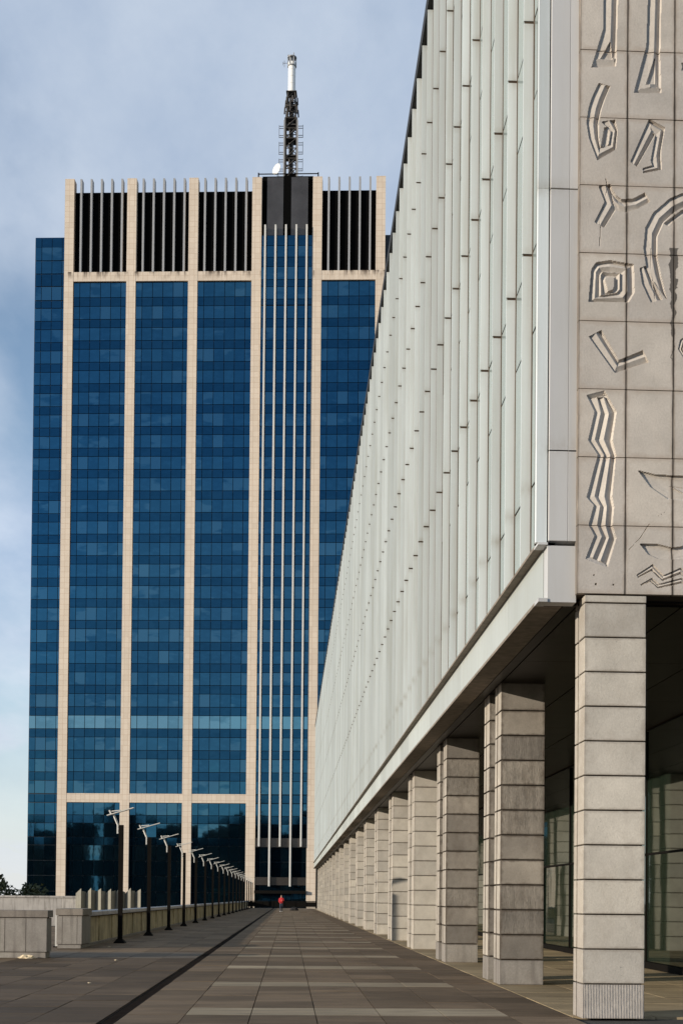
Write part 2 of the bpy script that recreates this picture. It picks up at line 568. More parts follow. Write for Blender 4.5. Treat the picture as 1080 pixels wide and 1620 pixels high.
def boxmesh(name, mat, sx, sy, sz, bevel=0.0, rnd=0.0):
    """box from the origin corner to (sx, sy, sz), cached; bevelled edges when asked"""
    key = (name, mat.name, round(sx, 4), round(sy, 4), round(sz, 4), bevel, rnd)
    if key in _cache:
        return _cache[key]
    mb = MB().box(0, sx, 0, sy, 0, sz, rnd)
    me = mb.mesh(name, mat)
    if bevel:
        bm = bmesh.new()
        bm.from_mesh(me)
        bmesh.ops.bevel(bm, geom=bm.edges[:], offset=bevel, segments=1, affect='EDGES', profile=0.5)
        bm.to_mesh(me)
        bm.free()
    _cache[key] = me
    return me


def bpart(name, mat, parent, x0, x1, y0, y1, z0, z1, bevel=0.0, org=(0, 0, 0)):
    me = boxmesh(name, mat, x1 - x0, y1 - y0, z1 - z0, bevel)
    return part(name, me, parent, (x0 - org[0], y0 - org[1], z0 - org[2]))


# ---------------------------------------------------------------- ground and plaza (structure)
GZ = -7.0
tag(part('ground', MB().add([(-3000, -1500, GZ), (3000, -1500, GZ), (3000, 5000, GZ), (-3000, 5000, GZ)], [(0, 1, 2, 3)]).mesh('ground', M['asphalt'])),
    kind='structure')

PLAZA_END = 186.0
mb = MB()
mb.box(-6.35, 22, -25, PLAZA_END, GZ + 0.1, -0.03)
mb.box(-32, -6.352, -25, 62.4, GZ + 0.1, -0.03)
plaza = tag(part('plaza_pavement', mb.mesh('plaza', M['grout'])), kind='structure')

TX, TY = 0.805, 1.04          # paver grid
X0 = -1.257
cols_left = [X0 - TX * k for k in range(1, 2)] + []
pav_near, pav_rest = [], MB()
rest_pale, rest_tan = MB(), MB()
ROW0 = 15.72
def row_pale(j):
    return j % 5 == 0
xs = []
x = X0
while x < 3.5:
    xs.append((x, min(x + TX, 3.54)))
    x += TX
xs.append((-1.985, X0))
xl = []
x = -2.175
while x > -6.9:
    xl.append((x - TX, x))
    x -= TX
allx = [(a, b, 'walk') for a, b in xs] + [(a, b, 'left') for a, b in xl]
tan_x = []
x = 3.56
while x < 7.7:
    tan_x.append((x, min(x + 1.06, 7.8)))
    x += 1.06
count = 0
for j in range(-16, 165):
    y0 = ROW0 + j * TY
    y1 = y0 + TY
    if y1 > PLAZA_END:
        break
    for a, b, kind in allx + [(a, b, 'tan') for a, b in tan_x]:
        if kind == 'tan' and y0 < 15.0:
            continue
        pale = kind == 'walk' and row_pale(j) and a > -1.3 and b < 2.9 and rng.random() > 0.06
        dz = rng.uniform(-0.0035, 0.0015)
        gap = 0.006
        mat = M['paver_pale'] if pale else M['paver_tan'] if kind == 'tan' else M['paver_shaded'] if kind == 'left' and y0 < 29.4 else M['paver_sunlit'] if kind == 'left' and y0 < 37 else M['paver']  # left rows: painted shade first, then the painted sunlit strip
        seen = 13.6 < y0 and a > -6.6
        if seen and count < 300 and y0 < 33:
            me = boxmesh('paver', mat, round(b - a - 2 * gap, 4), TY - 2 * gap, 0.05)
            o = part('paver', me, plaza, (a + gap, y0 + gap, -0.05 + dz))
            o.rotation_euler = (rng.uniform(-0.0015, 0.0015), rng.uniform(-0.0015, 0.0015), 0)
            count += 1
        else:
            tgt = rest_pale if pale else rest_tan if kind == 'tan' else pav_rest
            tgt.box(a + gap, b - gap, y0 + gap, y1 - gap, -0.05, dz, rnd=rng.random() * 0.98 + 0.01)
mbx = MB()
for src, mi in ((pav_rest, 0), (rest_pale, 1), (rest_tan, 2)):
    k = len(mbx.v)
    mbx.v += src.v
    mbx.f += [tuple(i + k for i in q) for q in src.f]
    mbx.r += src.r
    mbx.mi += [mi] * len(src.f)
# outer terrace beyond the planter walls
for j in range(-4, 30):
    for i in range(12):
        x1 = -7.01 - i * 2.0
        mbx.box(x1 - 1.99, x1, ROW0 + j * 1.5, ROW0 + j * 1.5 + 1.49, -0.05, rng.uniform(-0.004, 0), rnd=rng.random() * 0.98 + 0.01)
part('paving_field', mbx.mesh('paving_field', M['paver'], M['paver_pale'], M['paver_tan']), plaza, kind='stuff')

drain = tag(part('drain_channel', MB().box(-2.170, -1.990, -20, PLAZA_END, -0.029, -0.022).mesh('drain', M['dark_gap'])), kind='structure')
me = MB()
for k in range(12):
    me.box(0.02, 0.15, 0.01 + k * 0.0815, 0.055 + k * 0.0815, 0, 0.012)
me.box(0, 0.02, 0, 0.99, 0, 0.014).box(0.15, 0.17, 0, 0.99, 0, 0.014)
gm = me.mesh('drain_grate', M['drain'])
for k in range(60):
    part('drain_grate', gm, drain, (-2.165, 13 + k, -0.0215))
rest = MB()
for k in range(60, 172):
    rest.box(-2.165, -1.995, 13 + k, 13.98 + k, -0.0215, -0.0095)
part('far_grating', rest.mesh('far_grating', M['drain']), drain, kind='stuff')

# ---------------------------------------------------------------- office tower
TW = tag(empty('office_tower', (-1.5, 210, GZ), -0.075),
         'tall office tower of blue glass bays between pale stone piers, black louvred crown', 'tower')
OZ = -GZ                       # tower local z = world z + OZ


def tb(mbk, x0, x1, y0, y1, z0, z1, rnd=0.0):
    mbk.box(x0, x1, y0, y1, z0 + OZ, z1 + OZ, rnd)


PIER_W = 1.57
piers = [-36.55, -26.0, -15.58, -4.93, 5.22, 15.8]
mb = MB()
tb(mb, -42.55, 21.9, 1.1, 32, GZ, 112.95)
tb(mb, -37.2, 16.5, 0.62, 31, GZ, 106.0)
tb(mb, -37.2, 16.5, 1.65, 31, 105.9, 118.6)
part('tower_body', mb.mesh('tower_body', M['tower_core']), TW)
for u in piers:
    o = part('pier', MB().box(u - PIER_W / 2, u + PIER_W / 2, 0, 1.6, 0, 122.35 + OZ).mesh('pier', M['cladding']), TW)
bays = [(piers[i] + PIER_W / 2, piers[i + 1] - PIER_W / 2) for i in range(5)]
for i, (a, b) in enumerate(bays):
    if i == 3:
        continue
    part('spandrel_beam', MB().box(a, b, 0.03, 0.6, 104.9 + OZ, 106.48 + OZ).mesh('beam', M['cladding']), TW)
    if i < 3:
        part('spandrel_beam', MB().box(a, b, 0.03, 0.6, 17.17 + OZ, 18.67 + OZ).mesh('beam', M['cladding']), TW)
    part('louvre_screen', MB().box(a, b, 0.9, 1.6, 106.48 + OZ, 120.45 + OZ).mesh('louvre', M['louvre']), TW)
    for k in range(5):
        c = a + 1.08 + k * 1.735
        part('crown_fin', MB().box(c - 0.16, c + 0.16, 0.35, 1.55, 106.48 + OZ, 122.5 + OZ).mesh('crown_fin', M['fin_grey']), TW)

P_PER = (86.23 - 4.1 + 1.44) / 23
wins, spans = [], []
z = 104.9
wins.append((z - 2.6, z)); spans.append((z - 4.1, z - 2.6))
z -= 4.1
for k in range(23):
    wins.append((z - 2.19, z))
    if k < 22:
        spans.append((z - P_PER, z - 2.19))
    z -= P_PER
low_w = [(15.08, 17.15), (11.39, 13.71), (7.46, 10.03), (4.93, 7.46), (2.3, 4.93), (-0.4, 2.3), (-3.2, -0.4)]
low_s = [(13.71, 15.08), (10.03, 11.39)]
wing_w = [(112.9 - 3.95, 112.9 - 1.65), (112.9 - 6.2, 112.9 - 4.0)] + wins[1:]
wing_s = [(111.2, 112.9)] + [(104.55, 106.65)] + spans[1:]
wing_w[2:2] = [(102.15, 104.5)]
wing_s.append((100.83, 102.1))
panes, spanels = [], []
def fill(edges, rows, out, y, light=None):
    for (z0, z1) in rows:
        for a, b in zip(edges[:-1], edges[1:]):
            out.append((a, b, z0, z1, y))
for i, (a, b) in enumerate(bays):
    if i == 3:
        e = [a, a + 0.9, a + 2.65, a + 4.4, a + 6.15, a + 7.9, b]
        top = [(109.0, 110.95), (105.2, 107.4)]
        tops = [(110.95, 112.7), (107.4, 109.0), (104.0, 105.2)]
        ws = [w for w in wins if w[1] < 104.0]
        fill(e, top + [(101.9, 104.0)] + ws + low_w, panes, 0.45)
        fill(e, tops + [(100.9, 101.9)] + spans[1:] + [(17.2, 18.6)] + low_s, spanels, 0.45)
    else:
        e = [a, a + 1.07, a + 2.82, a + 4.57, a + 6.30, a + 8.03, b]
        fill(e, wins + low_w, panes, 0.35)
        fill(e, spans + low_s, spanels, 0.35)
we = [-42.5, -41.4, -39.65, -37.93, -37.3]
fill(we, wing_w + low_w, panes, 0.95)
fill(we, wing_s + [(17.2, 18.6)] + low_s, spanels, 0.95)


def vis(p):        # what the photograph shows largest: whole panes of the fully visible bays first
    a, b, z0, z1, y = p
    return (b - a) * (z1 - z0) - (3 if a > 6 else 0) - 0.0004 * abs(z0 - 60) - rng.random() * 0.4


def emit(lst, name, mats, stuff_name, lightmat=None):
    lst = sorted(lst, key=vis, reverse=True)
    near, rest = lst[:300], lst[300:]
    for (a, b, z0, z1, y) in near:
        mt = lightmat if lightmat and 29.4 < z0 < 29.9 else mats
        me = boxmesh(name, mt, round(b - a - 0.09, 2), 0.07, round(z1 - z0 - 0.09, 2))
        o = part(name, me, TW, (a + 0.045, y, z0 + 0.045 + OZ))
        o.rotation_euler = (rng.normal(0, 0.003), 0, rng.normal(0, 0.003))
    mb = MB()
    for (a, b, z0, z1, y) in rest:
        mi = 1 if lightmat and 29.4 < z0 < 29.9 else 0
        t1, t2 = rng.normal(0, 0.003), rng.normal(0, 0.003)
        a, b, z0, z1 = a + 0.045, b - 0.045, z0 + 0.045 + OZ, z1 - 0.045 + OZ
        w, h = b - a, z1 - z0
        yy = lambda fx, fz: y + fx * w * t2 - fz * h * t1
        mb.add([(a, yy(0, 0), z0), (b, yy(1, 0), z0), (b, yy(1, 0) + 0.07, z0), (a, yy(0, 0) + 0.07, z0),
                (a, yy(0, 1), z1), (b, yy(1, 1), z1), (b, yy(1, 1) + 0.07, z1), (a, yy(0, 1) + 0.07, z1)],
               [(0, 3, 2, 1), (4, 5, 6, 7), (0, 1, 5, 4), (1, 2, 6, 5), (2, 3, 7, 6), (3, 0, 4, 7)], rng.random() * 0.98 + 0.01, mi)
    part(stuff_name, mb.mesh(stuff_name, mats, *([lightmat] if lightmat else [])), TW, kind='stuff')


emit(panes, 'window_pane', M['pane'], 'more_glazing', M['pane_light'])
emit(spanels, 'spandrel_panel', M['spandrel'], 'more_spandrels')

# central shaft: white blades, dark bands, bronze plant box
for k in range(5):
    c = -3.46 + k * 1.74
    z0 = 10.0 if k % 2 == 0 else 3.4
    part('white_blade', MB().box(c - 0.14, c + 0.14, -0.55, 0.4, z0 + OZ, 114.0 + OZ).mesh('white_blade', M['white_metal']), TW)
a, b = bays[3]
part('dark_band', MB().box(a, b, 0.1, 0.44, 9.9 + OZ, 11.4 + OZ).mesh('dark_band', M['bronze']), TW)
part('dark_band', MB().box(a, b, 0.1, 0.44, 3.6 + OZ, 4.9 + OZ).mesh('dark_band', M['bronze']), TW)
part('entrance_canopy', MB().box(a, b, -0.6, 0.44, 2.2 + OZ, 2.7 + OZ).mesh('canopy', M['dark_metal']), TW)
part('plant_room', MB().box(a + 0.02, b - 0.02, 1.0, 12, 112.2 + OZ, 123.0 + OZ).mesh('plant_room', M['louvre']), TW)
for (p0, p1) in ((-3.28, -0.55), (0.78, 3.6)):
    o = part('bronze_panel', MB().box(p0, p1, 0.55, 0.95, 112.75 + OZ, 122.6 + OZ).mesh('bronze_panel', M['bronze']), TW)
part('central_mullion', MB().box(-0.5, 0.73, 0.62, 0.95, 112.75 + OZ, 122.9 + OZ).mesh('mullion', M['louvre']), TW)
part('roof_rim', MB().box(-5.1, 5.4, 1.7, 12.2, 122.7 + OZ, 123.15 + OZ).mesh('roof_rim', M['dark_metal']), TW)
mb = MB()
mb.box(-4.95, 5.3, 1.8, 1.92, 123.85 + OZ, 123.98 + OZ)
for x in (-4.9, 5.2):
    mb.box(x - 0.1, x + 0.1, 1.75, 1.95, 123.15 + OZ, 124.1 + OZ)
part('roof_railing', mb.mesh('roof_railing', M['dark_metal']), TW)

# antenna mast on the roof
cr_, sr_ = math.cos(-0.075), math.sin(-0.075)


def troof(u, v, z):
    return (-1.5 + u * cr_ - v * sr_, 210 + u * sr_ + v * cr_, z)


MST_SCALE = (1.2, 1.2, 1.165)
MST = tag(empty('antenna_mast', troof(0.25, 6, 123.15), -0.075), 'dark lattice antenna mast with white tubular top on the tower roof', 'antenna mast')
MST.scale = MST_SCALE


def lattice(h0, h1, w0, w1, bays, t):
    mb = MB()
    cs = [(-1, -1), (1, -1), (1, 1), (-1, 1)]
    for (sx, sy) in cs:
        mb.bar((sx * w0, sy * w0, h0), (sx * w1, sy * w1, h1), t)
    for b in range(bays + 1):
        f = b / bays
        w = w0 + (w1 - w0) * f
        z = h0 + (h1 - h0) * f
        for i in range(4):
            a, c = cs[i], cs[(i + 1) % 4]
            mb.bar((a[0] * w, a[1] * w, z), (c[0] * w, c[1] * w, z), t * 0.6)
            if b < bays:
                w2 = w0 + (w1 - w0) * (f + 1 / bays)
                z2 = z + (h1 - h0) / bays
                mb.bar((a[0] * w, a[1] * w, z), (c[0] * w2, c[1] * w2, z2), t * 0.5)
    return mb


part('lattice_tower', lattice(0, 10.6, 0.86, 0.82, 7, 0.2).mesh('lattice', M['mast_dark']), MST)
part('upper_lattice', lattice(10.6, 14.8, 0.62, 0.5, 4, 0.17).mesh('lattice', M['mast_dark']), MST)
mb = MB()
for dx, dy in ((-0.25, 0.1), (0.2, -0.1), (0.02, 0.3)):
    mb.bar((dx, dy, 0), (dx * 0.8, dy, 14.0), 0.3, n=6)
for zz_ in (2.2, 5.0, 7.6, 9.6, 10.5, 12.4, 14.6):
    mb.box(-0.75, 0.75, -0.75, 0.75, zz_, zz_ + 0.12)
part('cable_bundle', mb.mesh('cable_bundle', M['mast_dark']), MST)
mb = MB()
for sx in (-0.98, 0.98):
    mb.bar((sx, -0.9, 0.5), (sx * 0.98, -0.85, 10.2), 0.17)
part('pale_riser', mb.mesh('pale_riser', M['fin_grey']), MST)
for sx in (-1, 1):
    for z0 in (9.2, 6.7, 4.2, 1.7):
        mb = MB()
        for dz in (0.0, 0.33, -1.05, -1.35):
            if z0 + dz < 0.1:
                continue
            mb.bar((sx * 0.9, -0.5, z0 + dz), (sx * 1.72, -0.5, z0 + dz), 0.07)
        mb.bar((sx * 1.70, -0.5, max(0.2, z0 - 1.4)), (sx * 1.70, -0.5, z0 + 0.5), 0.055)
        part('side_antenna', mb.mesh('side_antenna', M['mast_dark']), MST)
for z0, rr in ((13.3, 0.95), (11.9, 1.05), (12.9, 0.85)):
    for i in range(6):
        an = i * math.pi / 3 + z0
        mb = MB().bar((rr * math.cos(an), rr * math.sin(an), z0 - 0.45), (rr * 0.93 * math.cos(an), rr * 0.93 * math.sin(an), z0 + 0.55), 0.2)
        mb.bar((0.3 * math.cos(an), 0.3 * math.sin(an), z0), (rr * math.cos(an), rr * math.sin(an), z0), 0.09)
        part('panel_antenna', mb.mesh('panel_antenna', M['mast_dark']), MST)
mb = MB()
for z0, z1 in ((14.8, 16.05), (16.08, 17.1), (17.13, 18.1), (18.13, 19.3)):
    mb.bar((0, 0, z0), (0, 0, z1), 1.06, n=16)
part('white_shroud', mb.mesh('white_shroud', M['mast_white']), MST)
mb = MB().bar((0, 0, 18.7), (0, 0, 18.85), 1.3, n=12).bar((0, 0, 20.0), (0, 0, 20.12), 1.35, n=12).bar((0, 0, 19.3), (0, 0, 20.0), 0.75, n=12)
for i in range(6):
    an = i * math.pi / 3
    mb.bar((0.58 * math.cos(an), 0.58 * math.sin(an), 18.8), (0.58 * math.cos(an), 0.58 * math.sin(an), 20.1 + 0.4 * (i % 2)), 0.12)
mb.bar((-0.5, 0, 20.1), (-0.5, 0, 20.5), 0.22)
part('top_platform', mb.mesh('top_platform', M['fin_grey']), MST)
mb = MB().bar((-0.6, 0, 19.3), (-1.3, 0, 19.3), 0.05).bar((-1.1, 0, 18.7), (-1.1, 0, 19.7), 0.05).bar((-1.3, 0, 19.0), (-1.3, 0, 19.5), 0.04)
part('side_aerial', mb.mesh('side_aerial', M['mast_dark']), MST)

DISH = tag(empty('satellite_dish', troof(-1.75, 2.5, 123.9), -0.075), 'white satellite dish at the foot of the roof mast', 'satellite dish')
mb = MB()
R, n = 0.95, 20
vs = [(0, 0, 0)]
fs = []
for j in range(1, 5):
    for i in range(n):
        r = R * j / 4
        an = 2 * math.pi * i / n
        vs.append((r * math.cos(an), -0.30 * (r / R) ** 2, r * math.sin(an)))
for i in range(n):
    fs.append((0, 1 + i, 1 + (i + 1) % n))
    for j in range(3):
        fs.append((1 + j * n + i, 1 + (j + 1) * n + i, 1 + (j + 1) * n + (i + 1) % n, 1 + j * n + (i + 1) % n))
mb.add(vs, fs)
vs2 = [(x, y + 0.06, z) for x, y, z in vs]
mb.add(vs2, [f[::-1] for f in fs])
o = part('reflector', mb.mesh('reflector', M['mast_white'], smooth=True), DISH, (0, 0, 1.05), (-0.1, 0, -0.75))
part('dish_stand', MB().bar((0, 0, 0), (0, 0.1, 1.0), 0.14).mesh('dish_stand', M['fin_grey']), DISH)

# ---------------------------------------------------------------- colonnade building
FY, BEND = 15.47, 158.2        # front plane, far end
XC = 3.63                      # left face of the columns
ZS = 5.175                     # soffit
ZTOP = 23.0
CB = tag(empty('colonnade_building', (XC, FY, 0)), 'long white finned building raised on a row of stone block columns, carved end wall', 'building')
OR = (XC, FY, 0)


def P(name, mat, x0, x1, y0, y1, z0, z1, bevel=0.0, parent=None):
    return bpart(name, mat, parent or CB, x0, x1, y0, y1, z0, z1, bevel, OR if parent is None else (0, 0, 0))


# --- curtain wall: dark backing with fins and opaque glass panels
XG = 3.284                     # plane of the glass panels
XF = 3.150                     # outer edge of the fins
YF0, DYF = 17.26, 1.283
ZL = 5.94
back = part('curtain_wall', MB().box(XG + 0.031, 20, FY + 0.35, BEND, ZS + 0.05, ZTOP - 0.02).mesh('backing', M['gap_brown']), CB, (-OR[0], -OR[1], 0))
joints = [10.40 + 3.27 * i for i in range(4)]
def fin_mesh(rnd):
    mb = MB()
    zs = [ZL + 0.06] + joints + [ZTOP - 0.03]
    for z0, z1 in zip(zs[:-1], zs[1:]):
        g0 = 0.019 if z0 in joints else 0
        g1 = 0.019 if z1 in joints else 0
        mb.box(0.0, XG - XF + 0.02, 0, 0.032, z0 + g0, z1 - g1, rnd)
    mb.box(0.012, XG - XF, 0.008, 0.026, ZL, ZTOP - 0.05, rnd, 1)
    mb.box(XG - XF - 0.0015, XG - XF + 0.028, -0.088, 0.004, ZL + 0.05, ZTOP - 0.05, rnd, 1)
    return mb.mesh('fin', M['enamel'], M['gap_brown'])
fms = [fin_mesh(r) for r in (0.0, 0.37, 0.71)]
nf = int((BEND - YF0) / DYF) + 1
fin_y = [YF0 + DYF * k for k in range(nf)]
for k, y in enumerate(fin_y):
    part('fin', fms[k % 3], back, (XF + rng.normal(0, 0.0015), y, 0))
lev = [ZL]
for i in range(-1, 4):
    lev += [10.40 + 3.27 * i - 1.14, 10.40 + 3.27 * i]
lev = sorted(set(round(v, 3) for v in lev if v < ZTOP - 1) | {5.99}) + [ZTOP - 0.03]
lev = [v for v in lev if v != ZL]
gcount = 0
grest = MB()
prev = [FY + 0.37] + fin_y
for k in range(len(fin_y)):
    y0 = prev[k] + (0.032 if k else 0) + 0.006
    y1 = fin_y[k] - 0.09
    for z0, z1 in zip(lev[:-1], lev[1:]):
        if gcount < 300:
            me = boxmesh('glass_panel', M['facade_glass'], 0.03, round(y1 - y0, 3), round(z1 - z0 - 0.036, 3))
            o = part('glass_panel', me, back, (XG, y0, z0 + 0.018))
            o.rotation_euler = (0, rng.normal(0, 0.0006), rng.normal(0, 0.0012))
            gcount += 1
        else:
            grest.box(XG + rng.uniform(-0.001, 0.001), XG + 0.03, y0, y1, z0 + 0.011, z1 - 0.011, rng.random() * 0.98 + 0.01)
part('far_glass_panels', grest.mesh('far_glass_panels', M['facade_glass']), back, kind='stuff')
P('roof_coping', M['coping_dark'], XF - 0.012, 20, FY + 0.3, BEND + 0.3, ZTOP, ZTOP + 0.35)

# corner fin and the sheet metal return next to the carved wall
cf = [(ZL - 0.02, 7.05), (7.062, 10.37), (10.385, 13.65), (13.665, 16.9), (16.915, 20.2), (20.215, ZTOP - 0.03)]
for i, (z0, z1) in enumerate([(ZL - 0.02, 10.39)] + cf[2:]):
    P('corner_fin', M['enamel'], 3.034, 3.178, FY + 0.125, FY + 0.19, z0, z1, 0.006)
P('corner_backing', M['gap_brown'], 3.06, XG + 0.02, FY + 0.195, FY + 0.345, ZL, ZTOP - 0.05)
for z0, z1 in [(ZL - 0.0, 7.085)] + cf[1:]:
    P('metal_panel', M['metal_panel'], 3.192, 3.432, FY + 0.100, FY + 0.30, z0, z1, 0.004)
    P('metal_strip', M['metal_panel'], 3.435, 3.548, FY + 0.102, FY + 0.30, z0, z1, 0.003)
P('lower_metal_panel', M['metal_panel'], 3.184, 3.548, FY + 0.12, FY + 0.33, ZS + 0.0, ZL - 0.055, 0.003)
# fascia with its ledges
y = FY + 0.36
while y < BEND - 1:
    y1 = min(y + 2.566, BEND)
    P('fascia_panel', M['fascia'], 3.182, 3.30, y + 0.004, y1 - 0.004, ZS + 0.045, ZL - 0.045)
    P('upper_ledge', M['ledge'], 3.062, XG + 0.03, y + 0.003, y1 - 0.003, ZL - 0.042, ZL - 0.008)
    P('lower_lip', M['ledge'], 3.07, 3.42, y + 0.003, y1 - 0.003, ZS, ZS + 0.042)
    y = y1
P('ledge_end', M['metal_panel'], 3.062, 3.184, FY + 0.10, FY + 0.36, ZL - 0.05, ZL - 0.022)
P('lip_end', M['metal_panel'], 3.07, 3.184, FY + 0.10, FY + 0.36, ZS, ZS + 0.045)
# soffit panels
sx = [3.44, 3.62, 4.95, 6.3, 7.75]
P('soffit_backing', M['dark_gap'], 3.43, 7.78, FY + 0.34, BEND, ZS + 0.065, ZS + 0.12)
y = FY + 0.36
while y < BEND - 1:
    y1 = min(y + 3.76, BEND)
    for a, b in zip(sx[:-1], sx[1:]):
        P('soffit_panel', M['soffit'], a + 0.012, b - 0.012, y + 0.006, y1 - 0.006, ZS + 0.02, ZS + 0.06)
    y = y1

# --- columns: two square piers of stacked blocks
D = 7.52
NB = 12
def joint_z():
    e = [0.0]
    for i in range(NB):
        e.append(0.426 + i * 0.4297)
    return e
JZ = joint_z()
core_me = {}
blk_count = 0
for i in range(20):
    yb = 15.96 + i * D           # back edge of the whole column
    if i == 0:
        piers_y = [(FY + 0.01, yb + 0.02)]
        w = 0.772
    else:
        piers_y = [(yb - 1.86, yb - 1.24), (yb - 0.6, yb)]
        w = 0.76
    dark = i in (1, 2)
    near = i < 9
    mb = MB()
    for (ya, yb2) in piers_y:
        dd = yb2 - ya
        top = 5.25 if i == 0 else ZS + 0.06
        mb.box(0.03, w - 0.03, ya + 0.03 - FY, yb2 - 0.03 - FY, 0, top)
    core = part('column', mb.mesh('column', M['stone_core']), CB, (0, 0, 0))
    stuffmb = MB()
    for (ya, yb2) in piers_y:
        for j in range(NB + 1):
            jg = 0.011 if dark else 0.008
            z0 = JZ[j] + (0.0 if j == 0 else jg)
            z1 = (JZ[j + 1] - jg) if j < NB else (5.245 if i == 0 else ZS + 0.03)
            if i != 0 and j == NB:
                continue
            if i != 0 and j == NB - 1:
                z1 = ZS + 0.03
            # the block: a front slab and a back slab with a narrow upright groove between them
            dd = yb2 - ya
            if i == 0:
                segs = [(0, dd * 0.60), (dd * 0.76, dd)]
            else:
                segs = [(0, dd * 0.54), (dd * 0.66, dd)]
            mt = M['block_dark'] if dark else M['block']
            if i == 0 and j == 0:
                mt = M['block_base']
            if dark and j in (0,):
                mt = M['conc']
            if near:
                key = ('blk', round(dd, 3), round(z1 - z0, 3), mt.name, w)
                if key not in _cache:
                    q = MB()
                    for s0, s1 in segs:
                        q.box(0, w, s0, s1, 0, z1 - z0)
                    me = q.mesh('stone_block', mt, M['block'])
                    if mt is M['block_dark']:      # sun on the flanks painted in: paler stone there, dark tooled stone elsewhere
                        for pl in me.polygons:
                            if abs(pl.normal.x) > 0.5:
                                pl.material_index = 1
                    bm = bmesh.new()
                    bm.from_mesh(me)
                    bmesh.ops.bevel(bm, geom=bm.edges[:], offset=0.006, segments=1, affect='EDGES', profile=0.5)
                    bm.to_mesh(me)
                    bm.free()
                    _cache[key] = me
                o = part('stone_block', _cache[key], core, (rng.normal(0, 0.0012), ya - FY + rng.normal(0, 0.0012), z0))
                blk_count += 1
            else:
                for s0, s1 in segs:
                    stuffmb.box(0, w, ya + s0 - FY, ya + s1 - FY, z0, z1, rng.random() * 0.98 + 0.01)
    if not near:
        part('stacked_blocks', stuffmb.mesh('stacked_blocks', M['block']), core, kind='stuff')

# --- lobby glazing behind the columns
XL = 7.80
lob = part('lobby_wall', MB().box(XL + 0.06, 20, FY + 0.4, BEND, 0.0, ZS + 0.05).mesh('lobby_wall', M['dark_gap']), CB, (-OR[0], -OR[1], 0))
y = FY + 0.45
k = 0
while y < BEND - 2:
    for z0, z1 in ((0.16, 2.45), (2.5, ZS - 0.02)):
        me = boxmesh('lobby_pane', M['lobby_glass'], 0.03, 3.71, round(z1 - z0, 3))
        o = part('lobby_pane', me, lob, (XL, y + 0.03, z0))
        o.rotation_euler = (0, rng.normal(0, 0.002), rng.normal(0, 0.004))
    part('mullion', boxmesh('mullion', M['dark_metal'], 0.09, 0.05, ZS - 0.05), lob, (XL - 0.05, y - 0.025, 0.02))
    y += 3.76
    k += 1
part('sill', boxmesh('sill', M['dark_metal'], 0.12, BEND - FY - 1.5, 0.14), lob, (XL - 0.06, FY + 0.42, 0.005))
part('transom', boxmesh('transom', M['dark_metal'], 0.06, BEND - FY - 1.5, 0.05), lob, (XL - 0.03, FY + 0.42, 2.45))

# --- carved end wall
PX = [3.535, 4.131, 4.727, 5.323, 5.919, 6.515]
PZ0, PH = 5.262, 0.8532


def wp(px, py):                # drawing units of the relief to metres on the wall
    return (3.535 + (px - 915 - (500 - py) * 0.004) * 0.00795, 12.225 - (py - 62) * 0.007944)


def A(pts):
    return [wp(840 + x / 3.375, y / 3.375) for x, y in pts]


def B(pts):
    return [wp(840 + x / 3.24, 460 + y / 3.24) for x, y in pts]


def resample(poly, n):
    p = np.array(poly)
    d = np.r_[0, np.cumsum(np.hypot(*np.diff(p, axis=0).T))]
    s = np.linspace(0, d[-1], n)
    return np.c_[np.interp(s, d, p[:, 0]), np.interp(s, d, p[:, 1])]


DEP = 0.044
tris = []


def strip(lines, depths):
    for (La, da), (Lb, db) in zip(zip(lines[:-1], depths[:-1]), zip(lines[1:], depths[1:])):
        for i in range(len(La) - 1):
            q = [(*La[i], da), (*La[i + 1], da), (*Lb[i + 1], db), (*Lb[i], db)]
            tris.append((q[0], q[1], q[2]))
            tris.append((q[0], q[2], q[3]))


def stroke(left, right, prof=((0, 0.3), (0.07, 0.62), (0.56, 0.08), (0.93, 1.0), (1, 0.6))):
    n = max(len(left), len(right))
    if len(left) != len(right):
        n = 14
        L, Rr = resample(left, n), resample(right, n)
    else:
        L, Rr = np.array(left), np.array(right)
    strip([L + (Rr - L) * f for f, _ in prof], [d * DEP for _, d in prof])


stroke(A([(383, -60), (380, 155), (318, 362)]), A([(460, -60), (452, 225), (450, 350)]))
strip([np.array(A([(350, 312), (440, 300)])), np.array(A([(318, 362), (450, 348)]))], [0.25 * DEP, 1.0 * DEP])
stroke(A([(415, 222), (362, 312)]), A([(420, 225), (430, 310)]), ((0, 0.2), (0.2, 0.9), (1, 0.75)))
stroke(A([(622, -60), (612, 235), (545, 490)]), A([(692, -60), (685, 290), (692, 485)]))
strip([np.array(A([(580, 462), (682, 452)])), np.array(A([(545, 490), (692, 485)]))], [0.25 * DEP, 1.0 * DEP])
stroke(A([(655, 300), (608, 442)]), A([(661, 300), (660, 432)]), ((0, 0.2), (0.2, 0.9), (1, 0.75)))
stroke(A([(357, 445), (322, 520), (303, 580), (292, 660), (305, 740), (350, 858)]), A([(418, 460), (390, 530), (373, 580), (356, 660), (358, 730), (366, 785)]))
stroke(A([(366, 785), (412, 770), (424, 700), (372, 652)]), A([(350, 858), (448, 797), (458, 695), (445, 640)]))
stroke(A([(387, 684), (370, 782)]), A([(418, 672), (406, 774)]), ((0, 0.3), (0.3, 0.9), (1, 0.5)))
stroke(A([(627, 628), (527, 860)]), A([(672, 690), (562, 885)]))
stroke(A([(640, 690), (662, 706), (636, 850), (645, 876), (593, 893)]), A([(627, 628), (712, 672), (690, 800), (695, 897), (597, 918)]))
stroke(A([(357, 998), (390, 1080), (335, 1190)]), A([(420, 985), (455, 1110), (388, 1218)]))
